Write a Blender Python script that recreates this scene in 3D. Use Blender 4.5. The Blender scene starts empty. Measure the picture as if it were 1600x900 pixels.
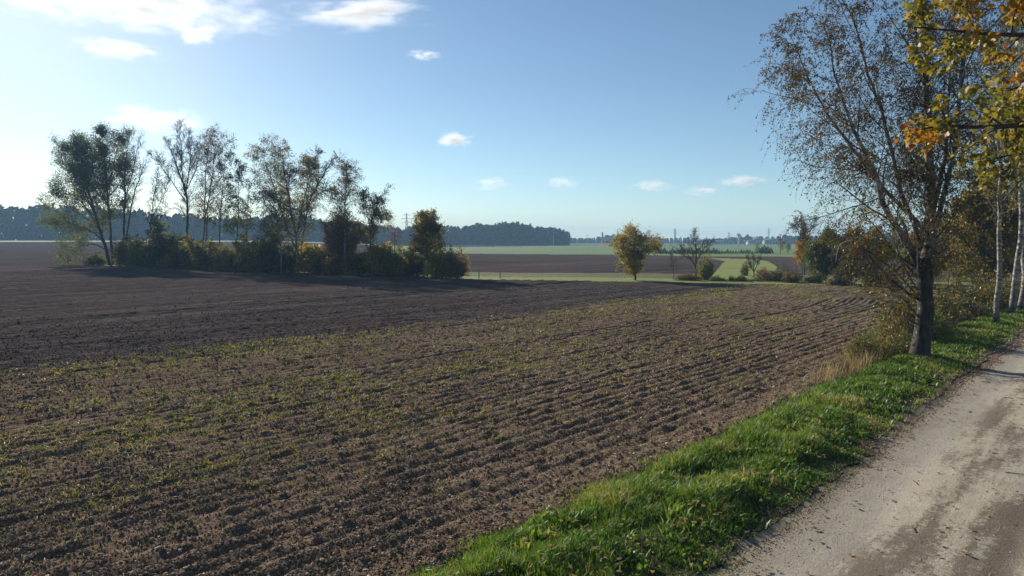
import bpy, math, random
import numpy as np
from mathutils import Vector, Matrix

# ------------------------------------------------------------------ camera, sky, sun, exposure
sc = bpy.context.scene
COL = sc.collection
F_PX = 1067.0
PITCH = math.atan(75.0 / F_PX)
CAM_H = 4.0
cam_d = bpy.data.cameras.new('camera')
cam_d.lens = 24.0
cam_d.sensor_width = 36.0
cam_d.clip_start = 0.1
cam_d.clip_end = 30000.0
cam = bpy.data.objects.new('camera', cam_d)
COL.objects.link(cam)
cam.location = (0, 0, CAM_H)
cam.rotation_euler = (math.pi / 2 - PITCH, 0, 0)
sc.camera = cam

SUN_AZ = math.radians(-37.0)      # left of straight ahead
SUN_EL = math.radians(23.0)
sun_vec = Vector((math.sin(SUN_AZ) * math.cos(SUN_EL), math.cos(SUN_AZ) * math.cos(SUN_EL), math.sin(SUN_EL)))

world = bpy.data.worlds.new('World')
sc.world = world
world.use_nodes = True
wn = world.node_tree
wn.nodes.clear()
w_out = wn.nodes.new('ShaderNodeOutputWorld')
w_bg = wn.nodes.new('ShaderNodeBackground')
w_sky = wn.nodes.new('ShaderNodeTexSky')
w_sky.sky_type = 'NISHITA'
w_sky.sun_disc = False
w_sky.sun_elevation = SUN_EL
w_sky.sun_rotation = SUN_AZ
w_sky.altitude = 1500.0
w_sky.air_density = 1.0
w_sky.dust_density = 0.75
w_sky.ozone_density = 3.2
w_bg.inputs['Strength'].default_value = 0.071
w_mul = wn.nodes.new('ShaderNodeMixRGB'); w_mul.blend_type = 'MULTIPLY'; w_mul.inputs[0].default_value = 1.0
w_mul.inputs[2].default_value = (0.98, 1.0, 0.93, 1)      # white balance of the whole sky
wn.links.new(w_sky.outputs[0], w_mul.inputs[1])
wn.links.new(w_mul.outputs[0], w_bg.inputs['Color'])
wn.links.new(w_bg.outputs[0], w_out.inputs['Surface'])

sun_d = bpy.data.lights.new('sun', 'SUN')
sun_d.energy = 5.0
sun_d.angle = math.radians(0.6)
sun_d.color = (1.0, 0.92, 0.80)
sun = bpy.data.objects.new('sun', sun_d)
COL.objects.link(sun)
sun.rotation_euler = sun_vec.to_track_quat('Z', 'Y').to_euler()
sun.location = (0, 0, 60)

sc.view_settings.view_transform = 'Standard'
sc.view_settings.look = 'None'
sc.view_settings.exposure = 0.75
sc.view_settings.gamma = 1.0
sc.view_settings.use_curve_mapping = False
sc.cycles.use_denoising = True
sc.cycles.max_bounces = 5
sc.cycles.diffuse_bounces = 2
sc.cycles.glossy_bounces = 1
sc.cycles.transmission_bounces = 4
sc.cycles.transparent_max_bounces = 6
sc.cycles.volume_bounces = 1
sc.cycles.use_adaptive_sampling = True
sc.cycles.adaptive_threshold = 0.02

# ------------------------------------------------------------------ helpers
rng = np.random.default_rng(11)
CP, SP = math.cos(PITCH), math.sin(PITCH)


def ray(px, py):
    u = (px - 800.0) / F_PX
    v = (450.0 - py) / F_PX
    return np.array([u, CP + v * SP, -SP + v * CP])


def G(px, py, z=0.0):
    """ground point seen at a pixel of the 1600x900 photograph"""
    d = ray(px, py)
    t = (z - CAM_H) / d[2]
    return np.array([d[0] * t, d[1] * t, z])


def P(px, py, Y):
    """point at world depth Y seen at a pixel"""
    d = ray(px, py)
    t = Y / d[1]
    return np.array([d[0] * t, Y, CAM_H + d[2] * t])


RD = math.atan(985.0 / F_PX)                     # heading of the lane
D_T = np.array([math.sin(RD), math.cos(RD)])     # along
D_S = np.array([math.cos(RD), -math.sin(RD)])    # across, positive to the right


def st(s, t):
    return np.array([D_T[0] * t + D_S[0] * s, D_T[1] * t + D_S[1] * s])


def _hash(ix, iy, seed):
    h = (ix.astype(np.int64) * 374761393 + iy.astype(np.int64) * 668265263 + seed * 974634777) & 0xFFFFFFFF
    h = ((h ^ (h >> 13)) * 1274126177) & 0xFFFFFFFF
    return ((h ^ (h >> 16)) & 0xFFFFFF) / float(0xFFFFFF)


def vnoise(x, y, seed=0):
    x = np.asarray(x, float); y = np.asarray(y, float)
    ix = np.floor(x); iy = np.floor(y)
    fx = x - ix; fy = y - iy
    fx = fx * fx * (3 - 2 * fx); fy = fy * fy * (3 - 2 * fy)
    a = _hash(ix, iy, seed); b = _hash(ix + 1, iy, seed)
    c = _hash(ix, iy + 1, seed); d = _hash(ix + 1, iy + 1, seed)
    return (a + (b - a) * fx) * (1 - fy) + (c + (d - c) * fx) * fy


def fbm(x, y, seed=0, octv=3):
    s = 0; a = 0.5; t = 0
    for i in range(octv):
        s = s + a * vnoise(x * 2 ** i + 17.3 * i, y * 2 ** i - 9.1 * i, seed + i); t += a; a *= 0.5
    return s / t


def sstep(a, b, x):
    t = np.clip((x - a) / (b - a), 0, 1)
    return t * t * (3 - 2 * t)


def mesh(name, verts, quads=None, tris=None, smooth=False, attr=None):
    me = bpy.data.meshes.new(name)
    v = np.ascontiguousarray(np.asarray(verts, np.float32).reshape(-1, 3))
    me.vertices.add(len(v)); me.vertices.foreach_set('co', v.ravel())
    nq = 0 if quads is None else len(quads)
    nt = 0 if tris is None else len(tris)
    parts = []
    if nq: parts.append(np.asarray(quads, np.int32).ravel())
    if nt: parts.append(np.asarray(tris, np.int32).ravel())
    li = np.concatenate(parts)
    me.loops.add(len(li)); me.loops.foreach_set('vertex_index', li)
    starts = np.concatenate([np.arange(nq) * 4, nq * 4 + np.arange(nt) * 3]).astype(np.int32)
    me.polygons.add(nq + nt)
    me.polygons.foreach_set('loop_start', starts)
    if smooth:
        me.polygons.foreach_set('use_smooth', np.ones(nq + nt, bool))
    if attr is not None:
        at = me.attributes.new('tint', 'FLOAT', 'FACE')
        at.data.foreach_set('value', np.asarray(attr, np.float32))
    me.update(calc_edges=True)
    return me


def link(name, me, mat=None, parent=None, loc=(0, 0, 0), rot=(0, 0, 0), scale=(1, 1, 1)):
    o = bpy.data.objects.new(name, me)
    COL.objects.link(o)
    if me is not None and mat is not None and len(me.materials) == 0:
        me.materials.append(mat)
    o.parent = parent
    o.location = loc; o.rotation_euler = rot; o.scale = scale
    return o


def tag(o, label=None, cat=None, group=None, kind=None):
    if label: o['label'] = label
    if cat: o['category'] = cat
    if group: o['group'] = group
    if kind: o['kind'] = kind
    return o


def copy_tree(o, parent=None):
    c = o.copy(); COL.objects.link(c); c.parent = parent
    for ch in list(o.children):
        copy_tree(ch, c)
    return c


# ---- node helpers
class N:
    def __init__(self, name):
        self.m = bpy.data.materials.new(name)
        self.m.use_nodes = True
        self.t = self.m.node_tree
        self.t.nodes.clear()
        self.out = self.t.nodes.new('ShaderNodeOutputMaterial')

    def n(self, typ, **kw):
        nd = self.t.nodes.new('ShaderNode' + typ)
        for k, v in kw.items():
            if k in nd.inputs.keys() and not hasattr(nd, k):
                nd.inputs[k].default_value = v
            else:
                setattr(nd, k, v)
        return nd

    def l(self, a, b):
        self.t.links.new(a, b)

    def coord(self, kind='Object', scale=(1, 1, 1), rotz=0.0):
        tc = self.n('TexCoord'); mp = self.n('Mapping')
        mp.inputs['Scale'].default_value = scale
        mp.inputs['Rotation'].default_value = (0, 0, rotz)
        self.l(tc.outputs[kind], mp.inputs['Vector'])
        return mp.outputs[0]

    def noise(self, vec, scale, detail=3, rough=0.55):
        nd = self.n('TexNoise')
        nd.inputs['Scale'].default_value = scale
        nd.inputs['Detail'].default_value = detail
        nd.inputs['Roughness'].default_value = rough
        self.l(vec, nd.inputs['Vector'])
        return nd.outputs['Fac']

    def ramp(self, fac, stops):
        r = self.n('ValToRGB')
        while len(r.color_ramp.elements) < len(stops):
            r.color_ramp.elements.new(0.5)
        for e, (p, c) in zip(r.color_ramp.elements, stops):
            e.position = p
            e.color = (c, c, c, 1) if not hasattr(c, '__len__') else (*c, 1)
        self.l(fac, r.inputs[0])
        return r.outputs[0]

    def mix(self, fac, a, b, mode='MIX'):
        m = self.n('MixRGB', blend_type=mode)
        for sock, val in ((m.inputs[0], fac), (m.inputs[1], a), (m.inputs[2], b)):
            if isinstance(val, (int, float)): sock.default_value = val if sock == m.inputs[0] else (val, val, val, 1)
            elif isinstance(val, tuple): sock.default_value = (*val, 1)
            else: self.l(val, sock)
        return m.outputs[0]

    def math(self, op, a, b=0.0):
        m = self.n('Math', operation=op)
        for sock, val in ((m.inputs[0], a), (m.inputs[1], b)):
            if isinstance(val, (int, float)): sock.default_value = val
            else: self.l(val, sock)
        return m.outputs[0]

    def bump(self, h, strength=0.5, dist=0.02):
        b = self.n('Bump')
        b.inputs['Strength'].default_value = strength
        b.inputs['Distance'].default_value = dist
        self.l(h, b.inputs['Height'])
        return b.outputs[0]

    def surf(self, color, rough=0.9, normal=None, spec=0.2):
        p = self.n('BsdfPrincipled')
        if isinstance(color, tuple): p.inputs['Base Color'].default_value = (*color, 1)
        else: self.l(color, p.inputs['Base Color'])
        if isinstance(rough, (int, float)): p.inputs['Roughness'].default_value = rough
        else: self.l(rough, p.inputs['Roughness'])
        p.inputs['Specular IOR Level'].default_value = spec
        if normal is not None: self.l(normal, p.inputs['Normal'])
        self.l(p.outputs[0], self.out.inputs['Surface'])
        return self.m


def leaf_mat(name, stops, trans=0.45, rough=0.6, zmix=None):
    """leaves: tint attribute picks the colour; thin, so light comes through"""
    n = N(name)
    at = n.n('Attribute', attribute_name='tint')
    col = n.ramp(at.outputs['Fac'], stops)
    d = n.n('BsdfDiffuse'); n.l(col, d.inputs['Color'])
    t = n.n('BsdfTranslucent')
    tcol = n.mix(1.0, col, (1.25, 1.15, 0.6), 'MULTIPLY')
    n.l(tcol, t.inputs['Color'])
    g = n.n('BsdfGlossy'); g.inputs['Roughness'].default_value = 0.45
    g.inputs['Color'].default_value = (0.8, 0.8, 0.8, 1)
    m1 = n.n('MixShader'); m1.inputs[0].default_value = trans
    n.l(d.outputs[0], m1.inputs[1]); n.l(t.outputs[0], m1.inputs[2])
    m2 = n.n('MixShader'); m2.inputs[0].default_value = 0.03
    n.l(m1.outputs[0], m2.inputs[1]); n.l(g.outputs[0], m2.inputs[2])
    n.l(m2.outputs[0], n.out.inputs['Surface'])
    return n.m


def bark_mat(name, c1, c2, scale=(1, 1, 0.3), nscale=9.0):
    n = N(name)
    v = n.coord('Object', scale)
    f = n.noise(v, nscale, 4, 0.65)
    col = n.ramp(f, [(0.3, c1), (0.7, c2)])
    return n.surf(col, 0.9, n.bump(f, 0.7, 0.03), 0.1)


def birch_mat(name, dark_to=2.6):
    """white bark with dark horizontal marks and a rough black foot"""
    n = N(name)
    v = n.coord('Object', (1, 1, 2.6))
    marks = n.noise(v, 3.2, 5, 0.75)
    col = n.ramp(marks, [(0.38, (0.035, 0.03, 0.027)), (0.52, (0.22, 0.20, 0.18)), (0.64, (0.46, 0.44, 0.40)), (0.8, (0.60, 0.58, 0.53))])
    v2 = n.coord('Object', (1, 1, 0.35))
    rough = n.noise(v2, 10.0, 4, 0.7)
    foot = n.ramp(rough, [(0.3, (0.015, 0.013, 0.012)), (0.62, (0.07, 0.062, 0.055)), (0.74, (0.45, 0.43, 0.4))])
    tc = n.n('TexCoord'); sx = n.n('SeparateXYZ'); n.l(tc.outputs['Object'], sx.inputs[0])
    z = n.math('ADD', sx.outputs['Z'], n.math('MULTIPLY', n.noise(v2, 4.0, 2), 1.6))
    k = n.n('MapRange'); k.inputs['From Min'].default_value = dark_to; k.inputs['From Max'].default_value = dark_to + 1.2
    n.l(z, k.inputs['Value'])
    c = n.mix(k.outputs[0], foot, col)
    return n.surf(c, 0.8, n.bump(n.mix(k.outputs[0], rough, 0.5), 0.9, 0.04), 0.15)


# ------------------------------------------------------------------ materials
def soil_mat(name, dark, mid, pale, weed=0.0, lines=0.0):
    n = N(name)
    v = n.coord('Object')
    big = n.noise(v, 0.07, 3)
    med = n.noise(v, 1.3, 4)
    fine = n.noise(v, 14.0, 5, 0.7)
    col = n.ramp(fine, [(0.25, dark), (0.5, mid), (0.78, pale)])
    col = n.mix(0.55, col, n.ramp(med, [(0.3, 0.62), (0.7, 1.3)]), 'MULTIPLY')
    col = n.mix(0.7, col, n.ramp(big, [(0.3, 0.75), (0.7, 1.22)]), 'MULTIPLY')
    if lines:
        vr = n.coord('Object', (1, 1, 1), -(math.pi / 2 - RD))
        w = n.coord('Object')
        mp = n.n('Mapping'); mp.inputs['Scale'].default_value = (0.02, 1.0, 1.0)
        n.l(vr, mp.inputs['Vector'])
        st_ = n.noise(mp.outputs[0], 0.9, 3, 0.6)
        col = n.mix(lines, col, n.ramp(st_, [(0.35, 0.55), (0.65, 1.35)]), 'MULTIPLY')
    if weed:
        wd = n.noise(v, 0.9, 5, 0.75)
        wf = n.ramp(wd, [(0.54, 0.0), (0.66, weed)])
        col = n.mix(wf, col, (0.10, 0.105, 0.035))
        straw = n.noise(v, 5.0, 4, 0.8)
        col = n.mix(n.ramp(straw, [(0.60, 0.0), (0.70, 0.5)]), col, (0.22, 0.165, 0.10))
    h = n.mix(0.5, fine, med)
    if lines:
        mp2 = n.n('Mapping'); mp2.inputs['Scale'].default_value = (0.08, 1.0, 1.0)
        n.l(vr, mp2.inputs['Vector'])
        h = n.mix(0.55, h, n.noise(mp2.outputs[0], 2.6, 3, 0.6))
    return n.surf(col, 0.95, n.bump(h, 1.0, 0.22 if lines else 0.09), 0.0)


M = {}
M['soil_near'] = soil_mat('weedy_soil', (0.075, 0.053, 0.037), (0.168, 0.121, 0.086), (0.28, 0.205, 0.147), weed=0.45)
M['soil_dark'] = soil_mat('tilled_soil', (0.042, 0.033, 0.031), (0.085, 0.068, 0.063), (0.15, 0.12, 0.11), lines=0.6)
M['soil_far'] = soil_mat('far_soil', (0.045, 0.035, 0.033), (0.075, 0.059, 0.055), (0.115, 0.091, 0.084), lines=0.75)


def grass_ground(name, a, b, c, sc1=0.05, sc2=1.5):
    n = N(name)
    v = n.coord('Object')
    f1 = n.noise(v, sc1, 4, 0.6); f2 = n.noise(v, sc2, 5, 0.7)
    col = n.ramp(f2, [(0.3, a), (0.6, b), (0.8, c)])
    col = n.mix(0.6, col, n.ramp(f1, [(0.3, 0.7), (0.7, 1.25)]), 'MULTIPLY')
    return n.surf(col, 0.95, n.bump(f2, 0.8, 0.1), 0.1)


M['meadow'] = grass_ground('meadow_grass', (0.12, 0.15, 0.04), (0.19, 0.22, 0.06), (0.24, 0.26, 0.09))
M['green'] = grass_ground('winter_crop', (0.085, 0.14, 0.05), (0.12, 0.18, 0.065), (0.14, 0.20, 0.075), 0.012, 0.5)
M['rough'] = grass_ground('rough_grass', (0.07, 0.075, 0.035), (0.12, 0.115, 0.055), (0.17, 0.15, 0.08))
M['verge'] = grass_ground('verge_turf', (0.03, 0.04, 0.012), (0.06, 0.065, 0.022), (0.11, 0.09, 0.045), 0.3, 6.0)
M['crumb'] = soil_mat('field_margin', (0.06, 0.045, 0.03), (0.15, 0.115, 0.08), (0.27, 0.21, 0.14), weed=0.6)


def road_mat():
    n = N('dirt_road')
    # lane coordinates: x along, y across
    v = n.coord('Object', (1, 1, 1), -(math.pi / 2 - RD))
    fine = n.noise(v, 40.0, 4, 0.75)
    med = n.noise(v, 2.2, 5, 0.65)
    st_ = n.n('Mapping'); st_.inputs['Scale'].default_value = (0.14, 1.0, 1.0)
    n.l(v, st_.inputs['Vector'])
    streak = n.noise(st_.outputs[0], 1.4, 5, 0.62)
    col = n.ramp(fine, [(0.25, (0.29, 0.25, 0.19)), (0.5, (0.395, 0.345, 0.265)), (0.8, (0.51, 0.45, 0.35))])
    col = n.mix(0.7, col, n.ramp(med, [(0.3, 0.78), (0.7, 1.18)]), 'MULTIPLY')
    # brown earth smeared along the crown of the lane and along its edge
    sx = n.n('SeparateXYZ'); n.l(v, sx.inputs[0])
    across = sx.outputs['Y']            # = -s
    def band(c, w):
        d = n.math('ABSOLUTE', n.math('SUBTRACT', across, c))
        return n.math('SUBTRACT', 1.0, n.math('MINIMUM', n.math('DIVIDE', d, w), 1.0))
    grit = n.noise(v, 11.0, 5, 0.8)
    brk = n.mix(0.35, streak, grit)
    crown = n.math('MULTIPLY', n.ramp(band(1.75, 1.15), [(0.0, 0.0), (0.45, 1.0)]), n.ramp(brk, [(0.46, 0.0), (0.52, 1.0)]))
    edge = n.math('MULTIPLY', band(3.75, 0.9), n.ramp(brk, [(0.3, 0.2), (0.6, 1.3)]))
    mud = n.math('MINIMUM', n.math('ADD', crown, edge), 1.0)
    mudc = n.ramp(fine, [(0.3, (0.075, 0.055, 0.038)), (0.7, (0.17, 0.13, 0.092))])
    col = n.mix(n.math('MULTIPLY', mud, 0.85), col, mudc)
    # bluish worn wheel track
    track = n.math('MULTIPLY', band(2.75, 0.55), n.ramp(med, [(0.4, 0.0), (0.6, 0.5)]))
    col = n.mix(track, col, (0.25, 0.25, 0.25))
    col = n.mix(0.5, col, n.ramp(grit, [(0.3, 0.72), (0.7, 1.25)]), 'MULTIPLY')
    h = n.mix(0.5, fine, grit)
    return n.surf(col, 0.85, n.bump(h, 0.8, 0.05), 0.15)


M['road'] = road_mat()

# leaves (tint 0..1)
M['lf_birch'] = leaf_mat('birch_leaves', [(0.0, (0.055, 0.038, 0.02)), (0.45, (0.11, 0.078, 0.032)), (0.7, (0.13, 0.105, 0.032)), (1.0, (0.11, 0.115, 0.032))], 0.4)
M['lf_birch_low'] = leaf_mat('birch_leaves_low', [(0.0, (0.09, 0.06, 0.022)), (0.4, (0.17, 0.125, 0.032)), (0.7, (0.26, 0.18, 0.032)), (1.0, (0.12, 0.15, 0.04))], 0.45)
M['lf_maple'] = leaf_mat('maple_leaves', [(0.0, (0.06, 0.075, 0.02)), (0.35, (0.15, 0.15, 0.03)), (0.6, (0.29, 0.22, 0.03)), (0.85, (0.36, 0.20, 0.02)), (1.0, (0.32, 0.11, 0.015))], 0.5)
M['lf_dark'] = leaf_mat('dark_leaves', [(0.0, (0.045, 0.065, 0.025)), (0.6, (0.085, 0.11, 0.038)), (1.0, (0.15, 0.15, 0.045))], 0.5)
M['lf_green'] = leaf_mat('green_leaves', [(0.0, (0.06, 0.09, 0.028)), (0.6, (0.115, 0.15, 0.042)), (1.0, (0.20, 0.20, 0.05))], 0.5)
M['lf_olive'] = leaf_mat('olive_leaves', [(0.0, (0.07, 0.075, 0.024)), (0.6, (0.15, 0.135, 0.035)), (1.0, (0.28, 0.21, 0.045))], 0.5)
M['lf_yellow'] = leaf_mat('yellow_leaves', [(0.0, (0.16, 0.155, 0.03)), (0.5, (0.31, 0.255, 0.035)), (1.0, (0.42, 0.31, 0.04))], 0.5)
M['lf_orange'] = leaf_mat('orange_leaves', [(0.0, (0.18, 0.12, 0.05)), (0.5, (0.32, 0.19, 0.05)), (1.0, (0.40, 0.20, 0.03))], 0.45)
M['lf_brown'] = leaf_mat('brown_leaves', [(0.0, (0.10, 0.072, 0.04)), (0.6, (0.18, 0.13, 0.062)), (1.0, (0.26, 0.18, 0.07))], 0.5)
M['lf_red'] = leaf_mat('red_leaves', [(0.0, (0.10, 0.035, 0.03)), (1.0, (0.20, 0.06, 0.045))], 0.4)
M['lf_pine'] = leaf_mat('conifer_needles', [(0.0, (0.014, 0.026, 0.014)), (0.7, (0.03, 0.048, 0.022)), (1.0, (0.07, 0.075, 0.03))], 0.15)
M['lf_grass'] = leaf_mat('grass_blades', [(0.0, (0.035, 0.09, 0.012)), (0.45, (0.09, 0.19, 0.022)), (0.75, (0.20, 0.28, 0.045)), (0.9, (0.25, 0.23, 0.08)), (1.0, (0.36, 0.29, 0.16))], 0.5)
M['lf_weed'] = leaf_mat('weed_blades', [(0.0, (0.12, 0.145, 0.035)), (0.6, (0.21, 0.22, 0.05)), (1.0, (0.31, 0.28, 0.09))], 0.42)
M['lf_straw'] = leaf_mat('dry_stalks', [(0.0, (0.16, 0.11, 0.07)), (0.6, (0.30, 0.23, 0.14)), (1.0, (0.42, 0.34, 0.21))], 0.3)
M['lf_litter'] = leaf_mat('fallen_leaf', [(0.0, (0.09, 0.055, 0.035)), (0.5, (0.25, 0.17, 0.10)), (0.85, (0.32, 0.15, 0.05)), (1.0, (0.42, 0.13, 0.02))], 0.2)
M['bk_dark'] = bark_mat('dark_bark', (0.035, 0.03, 0.025), (0.10, 0.085, 0.07))
M['bk_grey'] = bark_mat('grey_bark', (0.07, 0.062, 0.055), (0.17, 0.15, 0.13))
M['bk_twig'] = bark_mat('twig_bark', (0.06, 0.048, 0.042), (0.14, 0.115, 0.10))
M['bk_birch'] = birch_mat('birch_bark', 4.0)
M['bk_birch_thin'] = birch_mat('slim_birch_bark', 0.7)
M['bk_pale'] = bark_mat('pale_limb_bark', (0.14, 0.125, 0.11), (0.42, 0.39, 0.35), (1, 1, 2.0), 5.0)

# ------------------------------------------------------------------ terrain
FIELD_END = np.array([G(px, py)[:2] for px, py in [(-700, 411.5), (-250, 413), (0, 414.5), (150, 416), (300, 420), (500, 427.5), (730, 436.5), (1000, 440), (1200, 443), (1400, 445.5), (1560, 448)]])


def field_side(x, y):
    """depth margin to the far edge of the near field (positive = inside)"""
    az = x / np.maximum(y, 1e-3)
    eaz = FIELD_END[:, 0] / FIELD_END[:, 1]
    ye = np.interp(az, eaz, FIELD_END[:, 1])
    return np.where(y > 0.5, ye - y, 50.0)


def base_z(x, y):
    r = np.hypot(x, y)
    az = np.degrees(np.arctan2(x, y))
    left = 1 - sstep(-22, -4, az)
    left = left * np.where(y > 0, 1, 0)
    z = 3.6 * sstep(120, 460, r) * left
    z = z + (fbm(x / 30, y / 30, 5, 2) - 0.5) * 0.35 * sstep(25, 90, r) * (1 - sstep(200, 400, r))
    return z


EDGE_ROAD, EDGE_VERGE = -3.66, -6.08


def edge_wob(t, seed):
    return (fbm(t / 2.3, t * 0 + seed, 31 + seed, 2) - 0.5) * 0.34 + (fbm(t / 0.35, t * 0 + seed, 36 + seed, 2) - 0.5) * 0.22


def near_z(s, t, x, y, fine=True):
    z = base_z(x, y)
    er = EDGE_ROAD + edge_wob(t, 1)
    ev = EDGE_VERGE + edge_wob(t, 2) * 1.3
    # lane: slight crown and wheel ruts
    road = 0.05 - 0.012 * (s + 1.6) ** 2 * 0.6 - 0.035 * np.exp(-((s + 2.75) / 0.35) ** 2) - 0.035 * np.exp(-((s + 0.9) / 0.35) ** 2)
    road = road + (fbm(s * 3, t * 3, 8, 3) - 0.5) * 0.025
    # verge bank with tussocks
    hump = sstep(0, 1.0, er - s) * sstep(-0.15, 0.55, s - ev)
    verge = 0.05 + hump * (0.10 + 0.20 * (fbm(s / 0.75, t / 0.9, 21, 3) - 0.35))
    # field
    df = np.maximum(ev - s, 0)
    near = 1 - sstep(19.0, 22.5, -s - 3.0 + (fbm(s / 6, t / 6, 3, 3) - 0.5) * 3)
    sw = s + (fbm(s / 6.0, t / 40.0, 41, 2) - 0.5) * 0.4 + (fbm(s / 0.6, t / 1.0, 42, 2) - 0.5) * 0.05
    ph = sw / 0.345 * 2 * math.pi
    prof = 1 - (0.5 + 0.5 * np.sin(ph)) ** 3
    strength = (0.55 + 0.9 * fbm(s / 2.0, t / 7.0, 51, 2)) * (0.65 + 0.7 * vnoise(s / 0.345, t / 0.7, 52))
    fur = 0.045 * (1 - sstep(37, 41, -s)) * prof * strength * sstep(0.3, 1.6, df)
    wide = 0.5 + 0.5 * np.sin(sw / 1.05 * 2 * math.pi)
    fur = fur + 0.10 * wide ** 1.5 * strength * sstep(36, 41, -s)
    pas = 0.5 + 0.5 * np.sin(sw / 3.0 * 2 * math.pi + 0.7)
    fur = fur - 0.045 * pas ** 14
    amp = 0.85 + 0.15 * near
    cl = fbm(s / 0.13, t / 0.22, 61, 2) - 0.5
    cl = cl * 0.055 + 0.035 * sstep(0.66, 0.85, vnoise(s / 0.13, t / 0.17, 66))
    lum = (fbm(s / 1.6, t / 2.4, 71, 2) - 0.5) * 0.035
    field = -0.04 + fur * amp + cl * (0.7 + 0.3 * near) * sstep(0.0, 0.4, df) + lum * sstep(0.1, 1.0, df)
    field = field + 0.05 * sstep(0.0, 0.3, df) * (1 - sstep(0.3, 1.2, df))
    # dark heap of earth at the far end
    hp = G(1325, 473)
    hx = (x - hp[0]) * 0.985 + (y - hp[1]) * 0.17; hy = -(x - hp[0]) * 0.17 + (y - hp[1]) * 0.985
    heap = np.exp(-(hx / 2.6) ** 2 - (hy / 1.4) ** 2) + 0.5 * np.exp(-((hx - 3.2) / 2.2) ** 2 - ((hy + .6) / 1.2) ** 2)
    field = field + heap * (0.30 + 0.35 * (fbm(x * 0.9, y * 0.9, 15, 3) - 0.4))
    z = z + np.where(s > er, road, np.where(s > ev, verge, field))
    # the right-hand verge
    rv = sstep(0.35, 0.9, s)
    z = z + np.where(s > er, rv * (0.12 + 0.15 * (fbm(s, t, 22, 2) - 0.4)), 0)
    return z


def axis(parts):
    a = []
    for lo, hi, step in parts:
        k = max(1, int(round((hi - lo) / step)))
        a.append(np.linspace(lo, hi, k, endpoint=False))
    a.append(np.array([parts[-1][1]]))
    return np.concatenate(a)


S_AX = axis([(-150, -105, 2.0), (-105, -41, 0.2625), (-41, -18, 0.0863), (-18, EDGE_VERGE, 0.0575), (EDGE_VERGE, EDGE_ROAD, 0.07), (EDGE_ROAD, 0.8, 0.11), (0.8, 6, 0.4)])
T_AX = axis([(-110, -40, 1.2), (-40, -14, 0.35), (-14, 22, 0.10), (22, 50, 0.26), (50, 110, 0.7)])
SN, TT = np.meshgrid(S_AX, T_AX, indexing='ij')
SS = SN + edge_wob(TT, 1) * np.exp(-((SN - EDGE_ROAD) / 0.8) ** 2) + edge_wob(TT, 2) * 1.3 * np.exp(-((SN - EDGE_VERGE) / 0.9) ** 2)
XX = D_T[0] * TT + D_S[0] * SS
YY = D_T[1] * TT + D_S[1] * SS
ZZ = near_z(SS, TT, XX, YY)
VV = np.stack([XX, YY, ZZ], -1).reshape(-1, 3)
ns, nt = SS.shape
idx = np.arange(ns * nt).reshape(ns, nt)
quads = np.stack([idx[:-1, :-1], idx[1:, :-1], idx[1:, 1:], idx[:-1, 1:]], -1).reshape(-1, 4)
qs = 0.25 * (SS[:-1, :-1] + SS[1:, :-1] + SS[1:, 1:] + SS[:-1, 1:]).ravel()
qn = 0.5 * (SN[:-1, :-1] + SN[1:, 1:]).ravel()
qt = 0.25 * (TT[:-1, :-1] + TT[1:, :-1] + TT[1:, 1:] + TT[:-1, 1:]).ravel()
qx = D_T[0] * qt + D_S[0] * qs
qy = D_T[1] * qt + D_S[1] * qs
q_er = EDGE_ROAD + edge_wob(qt, 1)
q_ev = EDGE_VERGE + edge_wob(qt, 2) * 1.3
fs = field_side(qx, qy) + (fbm(qx / 2, qy / 2, 9, 2) - 0.5) * 0.8
in_view = (qy > -3) & (np.abs(qx) < 6 + 1.15 * np.maximum(qy, 0)) | (np.hypot(qx, qy) < 14)
far_lim = np.where(qs < q_ev, fs > 0, True) & in_view
bound = -24.6 + (fbm(qs / 5, qt / 5, 77, 3) - 0.5) * 2.4 + (vnoise(qs / 0.3, qt / 0.45, 78) - 0.5) * 2.6
cls = np.full(len(quads), -1)
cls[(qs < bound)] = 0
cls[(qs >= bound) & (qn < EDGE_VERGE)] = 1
cls[(qn >= EDGE_VERGE) & (qn < EDGE_ROAD)] = 2
cls[(qn >= EDGE_ROAD) & (qs < 0.55)] = 3
cls[(qs >= 0.55)] = 4
cls[~far_lim] = -1


def submesh(name, mask, mat, smooth=True):
    q = quads[mask]
    u, inv = np.unique(q, return_inverse=True)
    return link(name, mesh(name, VV[u], inv.reshape(-1, 4), smooth=smooth), mat)


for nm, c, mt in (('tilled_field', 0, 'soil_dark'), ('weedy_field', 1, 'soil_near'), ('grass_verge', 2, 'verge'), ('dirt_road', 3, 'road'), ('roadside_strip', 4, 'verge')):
    tag(submesh(nm, cls == c, M[mt]), kind='structure')

# --- the wider land: one polar sheet, split by what grows on it
f_az = np.radians(np.concatenate([np.linspace(-62, -40, 40)[:-1], np.linspace(-40, 40, 700), np.linspace(40, 62, 40)[1:]]))
b_az = np.radians(np.linspace(62, 298, 50))[1:-1]
AZ = np.concatenate([f_az, b_az])
ypx = np.concatenate([np.linspace(400, 80, 14), np.linspace(78, 1.9, 150)])
RR = np.concatenate([[0.5, 3.0], CAM_H * F_PX / ypx])
RG, AG = np.meshgrid(RR, AZ, indexing='ij')
OX = RG * np.sin(AG); OY = RG * np.cos(AG)
os_ = OX * D_S[0] + OY * D_S[1]
ot = OX * D_T[0] + OY * D_T[1]
inside = np.minimum(np.where(os_ < EDGE_VERGE, field_side(OX, OY), 50), np.minimum(5.0 - os_, 100.0 - ot))
infield = (OY > -3) & (np.abs(OX) < 6 + 1.15 * np.maximum(OY, 0)) | (RG < 14)
dip = np.where(infield, 0.45 * sstep(0.2, 2.2, inside), 0)
OZ = base_z(OX, OY) - dip
OV = np.stack([OX, OY, OZ], -1).reshape(-1, 3)
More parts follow.
